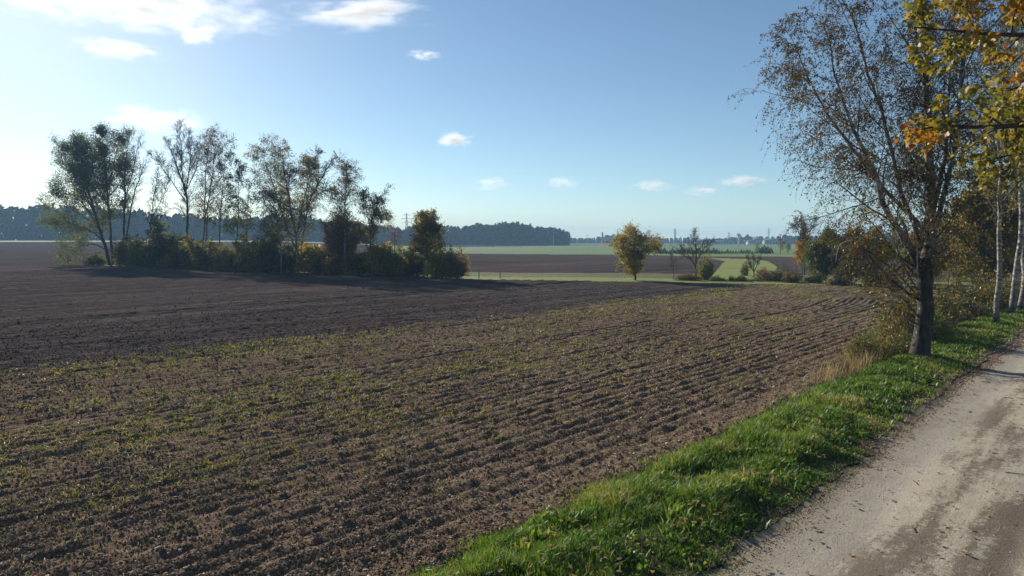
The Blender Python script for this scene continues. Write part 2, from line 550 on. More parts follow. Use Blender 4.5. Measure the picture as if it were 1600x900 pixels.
nr, na = OX.shape
oi = np.arange(nr * na).reshape(nr, na)
on = np.roll(oi, -1, axis=1)
oq = np.stack([oi[:-1], on[:-1], on[1:], oi[1:]], -1).reshape(-1, 4)
oc = OV[oq].mean(1)
cx, cy = oc[:, 0], oc[:, 1]
cr = np.hypot(cx, cy)
caz = np.degrees(np.arctan2(cx, cy))
cyy = np.where(cy > 1, cy, 1.0)
ppx = 800 + F_PX * cx / cyy
ppy = 375 + F_PX * CAM_H / cyy
ppy = np.where(cy > 1, ppy, 2000)
wob = (fbm(cx / 12, cy / 12, 4, 3) - 0.5)
rg = np.full(len(oq), 0)                     # 0 rough grass
end_y = 375 + F_PX * CAM_H / np.interp(cx / cyy, FIELD_END[:, 0] / FIELD_END[:, 1], FIELD_END[:, 1])
strip = (cy > 1) & (ppy > end_y - 5.5 + wob * 1.5) & (ppx > 560)
rg[strip] = 1                                # meadow strip
rough_band = (cy > 1) & (ppy <= end_y - 5.5) & (ppy > end_y - 13 + wob * 5)
top_pl = np.interp(ppx, [400, 725, 1000, 1130, 1700], [395, 396.3, 399, 401.2, 401.6])
pl = (cy > 1) & (~strip) & (~rough_band) & (ppy > top_pl)
rg[pl] = 2
# the mown meadow that bends round behind the shrubs
mL = np.interp(ppy, [403, 408, 414, 430, 444], [1098, 1133, 1127, 1112, 1104])
mR = np.interp(ppy, [403.4, 406, 410, 416, 424, 444], [1100, 1188, 1203, 1213, 1218, 1230])
rg[(cy > 1) & (ppy > 403.4) & (ppy < end_y + 2) & (ppx > mL) & (ppx < mR)] = 1
rg[(cy > 1) & (ppy <= top_pl) & (ppy > top_pl - 2.2) & (ppx > 1000)] = 1
g_top = np.interp(ppx, [600, 720, 880, 1500], [386.5, 386.0, 384.0, 382.5])
rg[(cy > 1) & (ppy <= top_pl - np.where(ppx > 1000, 2.2, 0.9)) & (ppy > g_top)] = 3
rg[(cy > 1) & (ppy <= g_top) & (ppx > 600) & (ppx < 890) & (cr < 520)] = 2
leftsec = (caz < -11) & (cy > 1)
rg[leftsec] = 2
rg[leftsec & (cr > 385 + 20 * wob)] = 3
rg[leftsec & (cr > 430)] = 0
rg[leftsec & (ppy > end_y - 2) & (ppx > 140)] = 0
# drop what lies wholly beneath the near ground
under = (np.minimum.reduce([np.where(infield, inside, -9).reshape(-1)[oq[:, k]] for k in range(4)]) > 3.5)
for nm, c, mt in (('rough_ground', 0, 'rough'), ('meadow', 1, 'meadow'), ('far_ploughed_field', 2, 'soil_far'), ('green_crop_field', 3, 'green')):
    q = oq[(rg == c) & ~under]
    u, inv = np.unique(q, return_inverse=True)
    tag(link(nm, mesh(nm, OV[u], inv.reshape(-1, 4), smooth=True), M[mt]), kind='structure')


def gz(x, y):
    """height of the near or far ground at one point"""
    x = np.asarray(x, float); y = np.asarray(y, float)
    s = x * D_S[0] + y * D_S[1]; t = x * D_T[0] + y * D_T[1]
    nearp = (np.where(s < EDGE_VERGE, field_side(x, y), 50) > 0) & (s < 5.5) & (t < 108) & (t > -100)
    return np.where(nearp, near_z(s, t, x, y), base_z(x, y))


# ------------------------------------------------------------------ blades, tufts, litter (uncountable)
def blades(x, y, z, h, w, lean, seed, tint, seg2=True):
    """bent grass blades: quad + triangle each"""
    g = np.random.default_rng(seed)
    n = len(x)
    a = g.uniform(0, 2 * math.pi, n)
    b = a + g.normal(0, 0.6, n) + math.pi / 2
    dx, dy = np.cos(b), np.sin(b)
    wx, wy = np.cos(a) * w * 0.5, np.sin(a) * w * 0.5
    m = h * g.uniform(0.45, 0.6, n)
    l1 = lean * 0.35; l2 = lean
    base = np.stack([x, y, z], -1)
    p0 = base + np.stack([wx, wy, 0 * wx - 0.02], -1); p1 = base - np.stack([wx, wy, 0 * wx + 0.02], -1)
    mid = base + np.stack([dx * h * l1, dy * h * l1, m], -1)
    p2 = mid - 0.8 * np.stack([wx, wy, 0 * wx], -1); p3 = mid + 0.8 * np.stack([wx, wy, 0 * wx], -1)
    p4 = base + np.stack([dx * h * l2, dy * h * l2, h * np.sqrt(np.maximum(1 - (lean * 0.6) ** 2, 0.15))], -1)
    V = np.stack([p0, p1, p2, p3, p4], 1).reshape(-1, 3)
    i = np.arange(n)[:, None] * 5
    q = i + np.array([[0, 1, 2, 3]]); t = i + np.array([[3, 2, 4]])
    return V, q, t, np.concatenate([tint, tint])


def join(parts):
    V, Q, T, A = [], [], [], []
    AQ, AT = [], []
    off = 0
    for v, q, t, a in parts:
        V.append(v)
        nq = 0 if q is None else len(q)
        if q is not None: Q.append(q + off); AQ.append(a[:nq])
        if t is not None: T.append(t + off); AT.append(a[nq:])
        off += len(v)
    return (np.concatenate(V), np.concatenate(Q) if Q else None, np.concatenate(T) if T else None,
            np.concatenate(AQ + AT))


def scatter_st(n, s0, s1, t0, t1, g):
    return g.uniform(s0, s1, n), g.uniform(t0, t1, n)


g = np.random.default_rng(5)
parts = []
for t0, t1, dens, wsc in ((1.5, 9, 2700, 0.9), (9, 16, 1900, 1.2), (16, 28, 850, 1.7), (28, 48, 330, 2.6), (48, 80, 110, 4.0)):
    n = int((t1 - t0) * 3.2 * dens)
    s, t = scatter_st(n, -6.75, -3.35, t0, t1, g)
    er = EDGE_ROAD + edge_wob(t, 1); ev = EDGE_VERGE + edge_wob(t, 2) * 1.3
    clump = fbm(s / 0.5, t / 0.5, 101, 3)
    big = fbm(s / 1.6, t / 1.8, 103, 2)
    fade = (0.12 * sstep(-0.35, -0.1, er - s) + 0.88 * sstep(-0.1, 0.45, er - s)) * (0.15 * sstep(-0.5, -0.2, s - ev) + 0.85 * sstep(-0.25, 0.35, s - ev))
    keep = g.uniform(0, 1, n) < np.clip(fade * (0.30 + 1.1 * sstep(0.35, 0.62, clump)), 0, 1)
    s, t, clump, big, fade = s[keep], t[keep], clump[keep], big[keep], fade[keep]
    n = len(s)
    x = D_T[0] * t + D_S[0] * s; y = D_T[1] * t + D_S[1] * s
    z = gz(x, y)
    h = (0.055 + 0.10 * sstep(0.3, 0.75, clump) + 0.06 * sstep(0.4, 0.7, big)) * g.uniform(0.55, 1.3, n) * (0.35 + 0.65 * fade) * (0.45 + 0.55 * sstep(0.1, 1.3, er[keep] - s))
    dry = 0.55 * sstep(0.58, 0.72, fbm(s / 0.8, t / 0.9, 107, 2)) * g.uniform(0, 1, n)
    tint = np.clip(0.12 + dry + 0.9 * (big - 0.2) + g.normal(0, 0.16, n) + np.where(g.uniform(0, 1, n) < 0.06, 0.5, 0), 0, 1)
    parts.append(blades(x, y, z, h, 0.011 * wsc * g.uniform(0.7, 1.4, n), g.uniform(0.2, 1.1, n), 7, tint))
V, Q, T, A = join(parts)
tag(link('verge_grass', mesh('verge_grass', V, Q, T, attr=A), M['lf_grass']), 'lush green grass along the left edge of the dirt road', 'grass', kind='stuff')

# broad-leaved weeds among the grass
g = np.random.default_rng(23)
cnt = 700
s, t = g.uniform(-6.3, -3.7, cnt), 2 + 42 * g.uniform(0, 1, cnt) ** 1.3
nb = g.integers(7, 15, cnt); rep_ = np.repeat(np.arange(cnt), nb); m_ = len(rep_)
x = (D_T[0] * t + D_S[0] * s)[rep_] + g.normal(0, .05, m_); y = (D_T[1] * t + D_S[1] * s)[rep_] + g.normal(0, .05, m_)
V, Q, T, A = blades(x, y, gz(x, y) + 0.02, g.uniform(0.05, 0.16, m_), g.uniform(0.02, 0.045, m_), g.uniform(0.5, 1.4, m_), 24, np.clip(np.repeat(g.uniform(0, .9, cnt), nb) + g.normal(0, .1, m_), 0, 1))
tag(link('verge_weeds', mesh('verge_weeds', V, Q, T, attr=A), M['lf_grass']), 'broad-leaved weeds mixed into the verge grass', 'weeds', kind='stuff')

# pale dry stalks on the field side of the verge near the birch
g = np.random.default_rng(6)
n = 3600
t = g.uniform(19.5, 52, n); s = -6.0 - np.abs(g.normal(0, 0.5, n))
kp = fbm(s / 0.8, t / 1.2, 113, 2) > 0.42
s, t = s[kp], t[kp]; n = len(s)
x = D_T[0] * t + D_S[0] * s; y = D_T[1] * t + D_S[1] * s
V, Q, T, A = blades(x, y, gz(x, y), g.uniform(0.25, 0.8, n), g.uniform(0.008, 0.018, n), g.uniform(0.1, 0.8, n), 8, g.uniform(0, 1, n))
tag(link('dry_grass', mesh('dry_grass', V, Q, T, attr=A), M['lf_straw']), 'pale dry grass stalks between the birch verge and the field', 'grass', kind='stuff')

# weeds growing in tufts over the headland
g = np.random.default_rng(9)
n = 21000
s, t = g.uniform(-25.8, -7.2, n), g.uniform(-30, 62, n)
x = D_T[0] * t + D_S[0] * s; y = D_T[1] * t + D_S[1] * s
dn = fbm(s / 2.6, t / 4.5, 131, 3)
far_w = sstep(-9, -15, s)
prob = (0.16 + 0.84 * sstep(0.42, 0.62, dn)) * (0.20 + 0.80 * sstep(8.0, 14, -s)) * (0.9 - 0.55 * sstep(8, 34, t))
kp = (g.uniform(0, 1, n) < prob) & (y > 5) & (np.abs(x) < 4 + 0.85 * y) & (field_side(x, y) > 2)
s, t, x, y = s[kp], t[kp], x[kp], y[kp]
parts = []
cnt = len(s)
rad = g.uniform(0.06, 0.30, cnt) * g.uniform(0.6, 1.3, cnt)
nb = np.where(np.hypot(x, y) < 22, g.integers(10, 26, cnt), g.integers(5, 12, cnt))
rep = np.repeat(np.arange(cnt), nb)
m_ = len(rep)
bx = x[rep] + g.normal(0, 1, m_) * rad[rep]; by = y[rep] + g.normal(0, 1, m_) * rad[rep]
tt = np.clip(np.repeat(g.uniform(0.05, 0.9, cnt), nb) + g.normal(0, 0.15, m_), 0, 1)
hh = np.repeat(g.uniform(0.05, 0.13, cnt), nb) * g.uniform(0.5, 1.4, m_)
dist = np.hypot(bx, by)
V, Q, T, A = blades(bx, by, gz(bx, by), hh, 0.009 * np.maximum(1, dist / 11), g.uniform(0.8, 1.6, m_), 10, tt)
tag(link('field_weeds', mesh('field_weeds', V, Q, T, attr=A), M['lf_weed']), 'yellow green weed tufts scattered over the brown headland soil', 'weeds', kind='stuff')


def lumps(n, x, y, z, size, seed, flat=0.7):
    """angular clods: jittered octahedra"""
    g = np.random.default_rng(seed)
    o = np.array([[1, 0, 0], [-1, 0, 0], [0, 1, 0], [0, -1, 0], [0, 0, 1], [0, 0, -1]], float)
    f = np.array([[0, 2, 4], [2, 1, 4], [1, 3, 4], [3, 0, 4], [2, 0, 5], [1, 2, 5], [3, 1, 5], [0, 3, 5]])
    j = o[None] * g.uniform(0.6, 1.3, (n, 6, 1)) + g.normal(0, 0.22, (n, 6, 3))
    a = g.uniform(0, 6.28, n); c_, s_ = np.cos(a)[:, None], np.sin(a)[:, None]
    X = j[..., 0] * c_ - j[..., 1] * s_; Y = j[..., 0] * s_ + j[..., 1] * c_
    j = np.stack([X, Y, j[..., 2] * flat], -1) * size[:, None, None]
    V = (j + np.stack([x, y, z], -1)[:, None, :]).reshape(-1, 3)
    T = (np.arange(n)[:, None, None] * 6 + f[None]).reshape(-1, 3)
    return V, T


def instanced(name, pts, scale, unit_me, mat, label, cat):
    """many small loose pieces: one object, pieces instanced on points"""
    me = bpy.data.meshes.new(name)
    me.vertices.add(len(pts)); me.vertices.foreach_set('co', np.ascontiguousarray(pts, np.float32).ravel())
    at = me.attributes.new('size', 'FLOAT', 'POINT'); at.data.foreach_set('value', np.asarray(scale, np.float32))
    me.update()
    o = link(name, me)
    nt_ = bpy.data.node_groups.new(name, 'GeometryNodeTree')
    nt_.interface.new_socket('Geometry', in_out='INPUT', socket_type='NodeSocketGeometry')
    nt_.interface.new_socket('Geometry', in_out='OUTPUT', socket_type='NodeSocketGeometry')
    A = nt_.nodes.new
    gi, go = A('NodeGroupInput'), A('NodeGroupOutput')
    ip = A('GeometryNodeInstanceOnPoints'); na_ = A('GeometryNodeInputNamedAttribute'); na_.data_type = 'FLOAT'; na_.inputs['Name'].default_value = 'size'
    rv = A('FunctionNodeRandomValue'); rv.data_type = 'FLOAT_VECTOR'
    rv.inputs[0].default_value = (0, 0, 0); rv.inputs[1].default_value = (6.28, 6.28, 6.28)
    # the piece itself: a rough lump from an icosphere pushed about by noise
    ic = A('GeometryNodeMeshIcoSphere'); ic.inputs['Radius'].default_value = 1.0; ic.inputs['Subdivisions'].default_value = 1
    sp = A('GeometryNodeSetPosition'); nz = A('ShaderNodeTexNoise'); nz.inputs['Scale'].default_value = 1.3
    sb = A('ShaderNodeVectorMath'); sb.operation = 'SUBTRACT'; sb.inputs[1].default_value = (.5, .5, .5)
    sm = A('ShaderNodeVectorMath'); sm.operation = 'MULTIPLY'; sm.inputs[1].default_value = (1.7, 1.7, 1.2)
    mt_ = A('GeometryNodeSetMaterial'); mt_.inputs['Material'].default_value = mat
    L_ = nt_.links.new
    L_(nz.outputs['Color'], sb.inputs[0]); L_(sb.outputs[0], sm.inputs[0]); L_(ic.outputs['Mesh'], sp.inputs['Geometry']); L_(sm.outputs[0], sp.inputs['Offset'])
    L_(sp.outputs[0], mt_.inputs['Geometry']); L_(mt_.outputs[0], ip.inputs['Instance'])
    L_(gi.outputs[0], ip.inputs['Points']); L_(rv.outputs[0], ip.inputs['Rotation']); L_(na_.outputs[0], ip.inputs['Scale'])
    L_(ip.outputs[0], go.inputs[0])
    md = o.modifiers.new('scatter', 'NODES'); md.node_group = nt_
    me.materials.append(mat)
    tag(o, label, cat, kind='stuff')
    return o


n_cl = N('soil_clod')
oi_ = n_cl.n('ObjectInfo')
M['clod'] = n_cl.surf(n_cl.ramp(oi_.outputs['Random'], [(0.0, (0.09, 0.063, 0.045)), (0.5, (0.205, 0.148, 0.107)), (0.85, (0.31, 0.228, 0.165)), (0.97, (0.46, 0.36, 0.25))]), 0.95, None, 0.0)
g = np.random.default_rng(12)
n = 360000
r_ = 6.5 / (1 - g.uniform(0, 1, n) * (1 - 6.5 / 115.0)); a_ = g.uniform(-0.78, 0.72, n)
x = r_ * np.sin(a_); y = r_ * np.cos(a_)
s = x * D_S[0] + y * D_S[1]; t = x * D_T[0] + y * D_T[1]
rowph = (0.5 + 0.5 * np.sin((s + (fbm(s / 6.0, t / 40.0, 41, 2) - 0.5) * 0.4) / 0.345 * 2 * math.pi)) ** 2
rowph = np.where(s > -38, rowph, (0.5 + 0.5 * np.sin(s / 2.1 * 2 * math.pi)))
kp = (s < EDGE_VERGE - 0.1) & (field_side(x, y) > 0.5) & (g.uniform(0, 1, n) < (1.0 - 0.75 * rowph)) & (g.uniform(0, 1, n) < 0.45 + 0.55 * sstep(0.35, 0.6, fbm(s / 1.2, t / 1.6, 141, 2)))
x, y, s, r_ = x[kp], y[kp], s[kp], r_[kp]; n = len(x)
sz = g.uniform(0.005, 0.016, n) * np.where(g.uniform(0, 1, n) < 0.06, 2.0, 1.0) * np.clip(r_ / 14, 1, 2.2) ** 0.85 * np.where(s > -25, 1.0, 0.85)
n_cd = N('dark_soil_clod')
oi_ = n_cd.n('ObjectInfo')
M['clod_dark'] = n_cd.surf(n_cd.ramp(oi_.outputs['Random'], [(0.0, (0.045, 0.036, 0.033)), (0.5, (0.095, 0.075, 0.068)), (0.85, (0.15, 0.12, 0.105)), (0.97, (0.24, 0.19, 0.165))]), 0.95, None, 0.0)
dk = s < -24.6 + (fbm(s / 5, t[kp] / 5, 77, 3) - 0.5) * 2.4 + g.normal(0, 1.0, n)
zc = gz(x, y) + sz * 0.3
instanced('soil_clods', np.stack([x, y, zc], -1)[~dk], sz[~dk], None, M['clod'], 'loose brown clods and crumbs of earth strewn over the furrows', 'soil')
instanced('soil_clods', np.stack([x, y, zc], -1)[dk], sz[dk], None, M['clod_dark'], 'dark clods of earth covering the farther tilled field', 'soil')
g = np.random.default_rng(18)
n = 26000
t = 2.5 + 40 * g.uniform(0, 1, n) ** 1.5; s = EDGE_ROAD + edge_wob(t, 1) + g.normal(0.02, 0.16, n)
x = D_T[0] * t + D_S[0] * s; y = D_T[1] * t + D_S[1] * s
sz = g.uniform(0.003, 0.011, n) * np.maximum(1, t / 12)
instanced('edge_grit', np.stack([x, y, gz(x, y) + sz * 0.2], -1), sz, None, M['clod'], 'dirt and grit crumbs along the road edge', 'grit')

# straw and dead stems lying along the margin and between the rows
g = np.random.default_rng(19)
n = 9000
s = EDGE_VERGE + 0.15 - 7.0 * g.uniform(0, 1, n) ** 2.6; t = 1 + 36 * g.uniform(0, 1, n) ** 1.3 - 6 * (g.uniform(0, 1, n) < .2)
x = D_T[0] * t + D_S[0] * s; y = D_T[1] * t + D_S[1] * s
V, Q, T, A = blades(x, y, gz(x, y) + 0.012, g.uniform(0.03, 0.12, n), 0.006 * np.maximum(1, np.hypot(x, y) / 12), g.uniform(1.2, 1.62, n), 20, g.uniform(0, 1, n))
tag(link('straw_litter', mesh('straw_litter', V, Q, T, attr=A), M['lf_straw']), 'dead straw and stems littering the field margin', 'straw', kind='stuff')

n_st = N('pale_stone')
M['stone'] = n_st.surf(n_st.ramp(n_st.noise(n_st.coord(), 6.0), [(0.3, (0.22, 0.18, 0.14)), (0.7, (0.42, 0.36, 0.28))]), 0.85)
n = 900
s = -6.3 - 8 * g.uniform(0, 1, n) ** 2.2; t = g.uniform(-10, 30, n)
x = D_T[0] * t + D_S[0] * s; y = D_T[1] * t + D_S[1] * s
V, T = lumps(n, x, y, gz(x, y) + 0.01, g.uniform(0.012, 0.042, n), 14, 0.55)
tag(link('field_stones', mesh('field_stones', V, None, T), M['stone']), 'small pale stones along the field margin', 'stones', kind='stuff')
n = 5200
s = g.uniform(-3.9, 0.5, n); t = 3 + 30 * g.uniform(0, 1, n) ** 1.5
x = D_T[0] * t + D_S[0] * s; y = D_T[1] * t + D_S[1] * s
V, T = lumps(n, x, y, gz(x, y) + 0.002, g.uniform(0.004, 0.013, n) * np.where(g.uniform(0, 1, n) < .06, 2.2, 1), 15, 0.6)
tag(link('road_gravel', mesh('road_gravel', V, None, T), M['stone']), 'fine gravel scattered over the dirt road', 'gravel', kind='stuff')


def flat_leaves(x, y, z, size, seed, tint):
    g = np.random.default_rng(seed)
    n = len(x)
    pat = np.array([[0, -1.0], [0.55, -0.2], [0.75, 0.5], [0, 1.0], [-0.75, 0.45], [-0.5, -0.3]])
    a = g.uniform(0, 6.28, n)
    px = pat[None, :, 0] * np.cos(a)[:, None] - pat[None, :, 1] * np.sin(a)[:, None]
    py = pat[None, :, 0] * np.sin(a)[:, None] + pat[None, :, 1] * np.cos(a)[:, None]
    tl = g.normal(0, 0.35, (n, 2))
    pz = np.abs(px * tl[:, :1] + py * tl[:, 1:]) + g.uniform(0, 0.25, (n, 6))
    V = np.stack([px, py, pz], -1) * size[:, None, None] + np.stack([x, y, z], -1)[:, None]
    q = (np.arange(n)[:, None, None] * 6 + np.array([[[0, 1, 4, 5], [1, 2, 3, 4]]])).reshape(-1, 4)
    return V.reshape(-1, 3), q, np.repeat(tint, 2)


n = 1500
s = np.concatenate([g.uniform(-6.9, -3.5, 600), -3.75 + g.normal(0, 0.3, 500), g.uniform(-3.4, 0.5, 400)])
t = 3 + 34 * g.uniform(0, 1, n) ** 1.3
x = D_T[0] * t + D_S[0] * s; y = D_T[1] * t + D_S[1] * s
ong = (s < -3.9)
V, q, A = flat_leaves(x, y, gz(x, y) + np.where(ong, g.uniform(0.04, 0.16, n), 0.008), g.uniform(0.02, 0.045, n), 16, np.where(ong, g.uniform(0.1, 1, n), g.uniform(0, 0.75, n)))
tag(link('fallen_leaves', mesh('fallen_leaves', V, q, attr=A), M['lf_litter']), 'orange and tan fallen leaves on the verge and road', 'leaves', kind='stuff')

# twigs lying on the lane
parts_v, parts_q = [], []
for k in range(26):
    s = g.uniform(-3.5, 0.3); t = 4 + 22 * g.uniform() ** 1.3
    a = g.uniform(0, 6.28); L = g.uniform(0.08, 0.3)
    c = st(s, t); z = float(gz(c[0], c[1])) + 0.008
    d = np.array([math.cos(a), math.sin(a), 0]); p = np.array([-d[1], d[0], 0]) * 0.005
    o = len(parts_v) * 8
    A0 = np.array([c[0], c[1], z]) - d * L / 2; B0 = A0 + d * L + p * g.uniform(-6, 6)
    up = np.array([0, 0, 0.01])
    parts_v.append(np.stack([A0 - p, A0 + p, A0 + p + up, A0 - p + up, B0 - p, B0 + p, B0 + p + up, B0 - p + up]))
    parts_q.append(np.array([[0, 1, 5, 4], [1, 2, 6, 5], [2, 3, 7, 6], [3, 0, 4, 7]]) + o)
tag(link('twig_litter', mesh('twig_litter', np.concatenate(parts_v), np.concatenate(parts_q)), M['bk_twig']), 'thin dry twigs lying on the dirt road', 'twigs', kind='stuff')

# ------------------------------------------------------------------ tree builder
def unit(v):
    return v / np.maximum(np.linalg.norm(v, axis=-1, keepdims=True), 1e-9)


def tubes(pts, rad, k):
    """pts (B,n,3), rad (B,n) -> quads"""
    B, n, _ = pts.shape
    tan = np.empty_like(pts)
    tan[:, 1:-1] = pts[:, 2:] - pts[:, :-2]; tan[:, 0] = pts[:, 1] - pts[:, 0]; tan[:, -1] = pts[:, -1] - pts[:, -2]
    tan = unit(tan)
    ref = np.where(np.abs(tan[:, :1, 2:3]) > 0.9, np.array([1.0, 0, 0]), np.array([0, 0, 1.0]))
    ref = np.repeat(ref, n, axis=1)
    u = unit(np.cross(tan, ref)); v = np.cross(tan, u)
    if k == 2:                                   # hair-thin far twigs
        a = np.random.default_rng(B).uniform(0, math.pi, (B, 1, 1))
        w = u * np.cos(a) + v * np.sin(a)
        V = np.stack([pts - w * rad[..., None] * 1.25, pts + w * rad[..., None] * 1.25], 2)
        i = np.arange(B * n * 2).reshape(B, n, 2)
        q = np.stack([i[:, :-1, 0], i[:, :-1, 1], i[:, 1:, 1], i[:, 1:, 0]], -1).reshape(-1, 4)
        return V.reshape(-1, 3), q
    ang = np.arange(k) / k * 2 * math.pi
    ring = u[:, :, None] * np.cos(ang)[None, None, :, None] + v[:, :, None] * np.sin(ang)[None, None, :, None]
    V = pts[:, :, None] + ring * rad[:, :, None, None]
    i = np.arange(B * n * k).reshape(B, n, k)
    j = np.roll(i, -1, axis=2)
    q = np.stack([i[:, :-1], j[:, :-1], j[:, 1:], i[:, 1:]], -1).reshape(-1, 4)
    return V.reshape(-1, 3), q


def resample(ctrl, n):
    """smooth polyline through control points (x,y,z,r)"""
    c = np.asarray(ctrl, float)
    m = len(c)
    d = np.concatenate([[0], np.cumsum(np.linalg.norm(np.diff(c[:, :3], axis=0), axis=1))])
    u = np.linspace(0, d[-1], n)
    pe = np.concatenate([[2 * c[0] - c[1]], c, [2 * c[-1] - c[-2]]])
    out = np.empty((n, 4))
    for i, x in enumerate(u):
        k = min(max(np.searchsorted(d, x) - 1, 0), m - 2)
        f = (x - d[k]) / max(d[k + 1] - d[k], 1e-9)
        p0, p1, p2, p3 = pe[k], pe[k + 1], pe[k + 2], pe[k + 3]
        out[i] = 0.5 * (2 * p1 + (p2 - p0) * f + (2 * p0 - 5 * p1 + 4 * p2 - p3) * f * f + (3 * p1 - p0 - 3 * p2 + p3) * f ** 3)
    out[:, 3] = np.maximum(out[:, 3], 0.006)
    return out


def grow(stems, levels, seed, stem_n=18):
    """level by level branching; returns list of (pts, rad, k)"""
    g = np.random.default_rng(seed)
    out = []
    sp = np.stack([resample(s, stem_n) for s in stems])
    pts, rad = sp[..., :3], sp[..., 3]
    # wander a little
    w = np.cumsum(g.normal(0, 1, pts.shape) * np.array([1, 1, 0.2]), axis=1)
    w -= w[:, :1]
    pts = pts + w * np.linalg.norm(pts[:, -1:] - pts[:, :1], axis=-1, keepdims=True) * 0.0035
    out.append((pts, rad, 8))
    for li, L in enumerate(levels):
        B, n, _ = pts.shape
        plen = np.linalg.norm(np.diff(pts, axis=1), axis=-1).sum(1)
        nc = L['n']
        if L.get('perlen'):
            cnt = np.maximum(1, np.round(plen * nc * g.uniform(0.8, 1.2, B))).astype(int)
        elif L.get('prop'):
            cnt = np.maximum(4, np.round(nc * plen / plen.max())).astype(int)
        else:
            cnt = np.full(B, nc)
        par = np.repeat(np.arange(B), cnt)
        C = len(par)
        first = np.concatenate([[0], np.cumsum(cnt)[:-1]])
        order = np.arange(C) - first[par]
        u = (order + g.uniform(0, 1, C)) / cnt[par]
        u = L['start'] + (1 - L['start']) * u * L.get('end', 1.0)
        u = np.clip(u, 0, 0.999)
        fpos = u * (n - 1)
        i0 = fpos.astype(int); f = (fpos - i0)[:, None]
        p = pts[par, i0] * (1 - f) + pts[par, i0 + 1] * f
        r = rad[par, i0] * (1 - f[:, 0]) + rad[par, i0 + 1] * f[:, 0]
        tan = unit(pts[par, i0 + 1] - pts[par, i0])
        az = order * 2.399 + g.normal(0, 0.5, C) + par * 1.7
        ref = np.where(np.abs(tan[:, 2:3]) > 0.85, np.array([1.0, 0, 0]), np.array([0, 0, 1.0]))
        e1 = unit(np.cross(tan, ref)); e2 = np.cross(tan, e1)
        perp = e1 * np.cos(az)[:, None] + e2 * np.sin(az)[:, None]
        an = np.radians(np.interp(u, [0, 1], L['ang'] if hasattr(L['ang'], '__len__') else (L['ang'],) * 2) + g.normal(0, L.get('av', 8), C))
        d = unit(tan * np.cos(an)[:, None] + perp * np.sin(an)[:, None])
        if 'bias' in L:
            d = unit(d + np.array(L['bias']) * g.uniform(0.3, 1, (C, 1)))
        sh = np.interp(u, *L['shape']) if 'shape' in L else 1.0 - 0.4 * u
        if 'len' in L:
            ln = L['len'] * sh * g.uniform(0.65, 1.25, C)
        else:
            ln = plen[par] * L['rel'] * sh * g.uniform(0.6, 1.3, C)
        r0 = np.maximum(np.minimum(r * L.get('rr', 0.6), ln * L.get('cap', 0.028) + 0.003), L.get('rmin', 0.008))
        m = L['seg']
        q = np.empty((C, m + 1, 3)); q[:, 0] = p
        step = (ln / m)[:, None]
        up = np.array([0, 0, 1.0])
        wind = np.array(L.get('wind', (0, 0, 0)))
        for k in range(m):
            d = unit(d + up * L.get('up', 0) / m * (1 if not L.get('accel') else (k + 0.5) * 2 / m) + wind / m + g.normal(0, L.get('wig', 0.12), (C, 3)))
            q[:, k + 1] = q[:, k] + d * step
        rr = r0[:, None] * np.linspace(1, L.get('tip', 0.35), m + 1)[None]
        rr = np.maximum(rr, L.get('rmin', 0.008) * 0.8)
        if L.get('zmin') is not None:
            q[..., 2] = np.maximum(q[..., 2], L['zmin'] + 0.15 * g.uniform(0, 1, (C, 1)))
        out.append((q, rr, L.get('k', 4)))
        pts, rad = q, rr
    return out


def leaf_cloud(pts, per, size, seed, jit=0.05, droop=0.3, t0=0.1, tint=None, keep=1.0, aspect=0.55):
    """leaves set along the branches pts (B,n,3)"""
    g = np.random.default_rng(seed)
    B, n, _ = pts.shape
    C = int(B * per)
    par = g.integers(0, B, C)
    u = g.uniform(t0, 1, C) * (n - 1) * 0.999
    i0 = u.astype(int); f = (u - i0)[:, None]
    p = pts[par, i0] * (1 - f) + pts[par, i0 + 1] * f + g.normal(0, jit, (C, 3))
    if keep < 1.0:
        # bare patches
        nz = fbm(p[:, 0] * 0.35 + p[:, 2] * 0.5, p[:, 1] * 0.35 - p[:, 2] * 0.3, seed, 2)
        kp = nz > np.quantile(nz, 1 - keep)
        p = p[kp]; par = par[kp]; C = len(p)
    d = unit(g.normal(0, 1, (C, 3)) + np.array([0, 0, -droop]))
    w = unit(np.cross(d, unit(g.normal(0, 1, (C, 3)))))
    s = (size * g.uniform(0.6, 1.35, C))[:, None]
    a = p; b = p + d * s * 0.5 + w * s * aspect * 0.5; c = p + d * s; e = p + d * s * 0.5 - w * s * aspect * 0.5
    V = np.stack([a, b, c, e], 1).reshape(-1, 3)
    q = np.arange(C * 4).reshape(-1, 4)
    if tint is None:
        big = fbm(p[:, 0] * 0.6 + p[:, 2] * 0.7, p[:, 1] * 0.6 - p[:, 2] * 0.4, seed + 3, 2)
        tn = np.clip(0.5 + (big - 0.5) * 1.6 + g.normal(0, 0.2, C), 0, 1)
    else:
        tn = np.clip(tint(p) + g.normal(0, 0.18, C), 0, 1)
    return V, q, tn


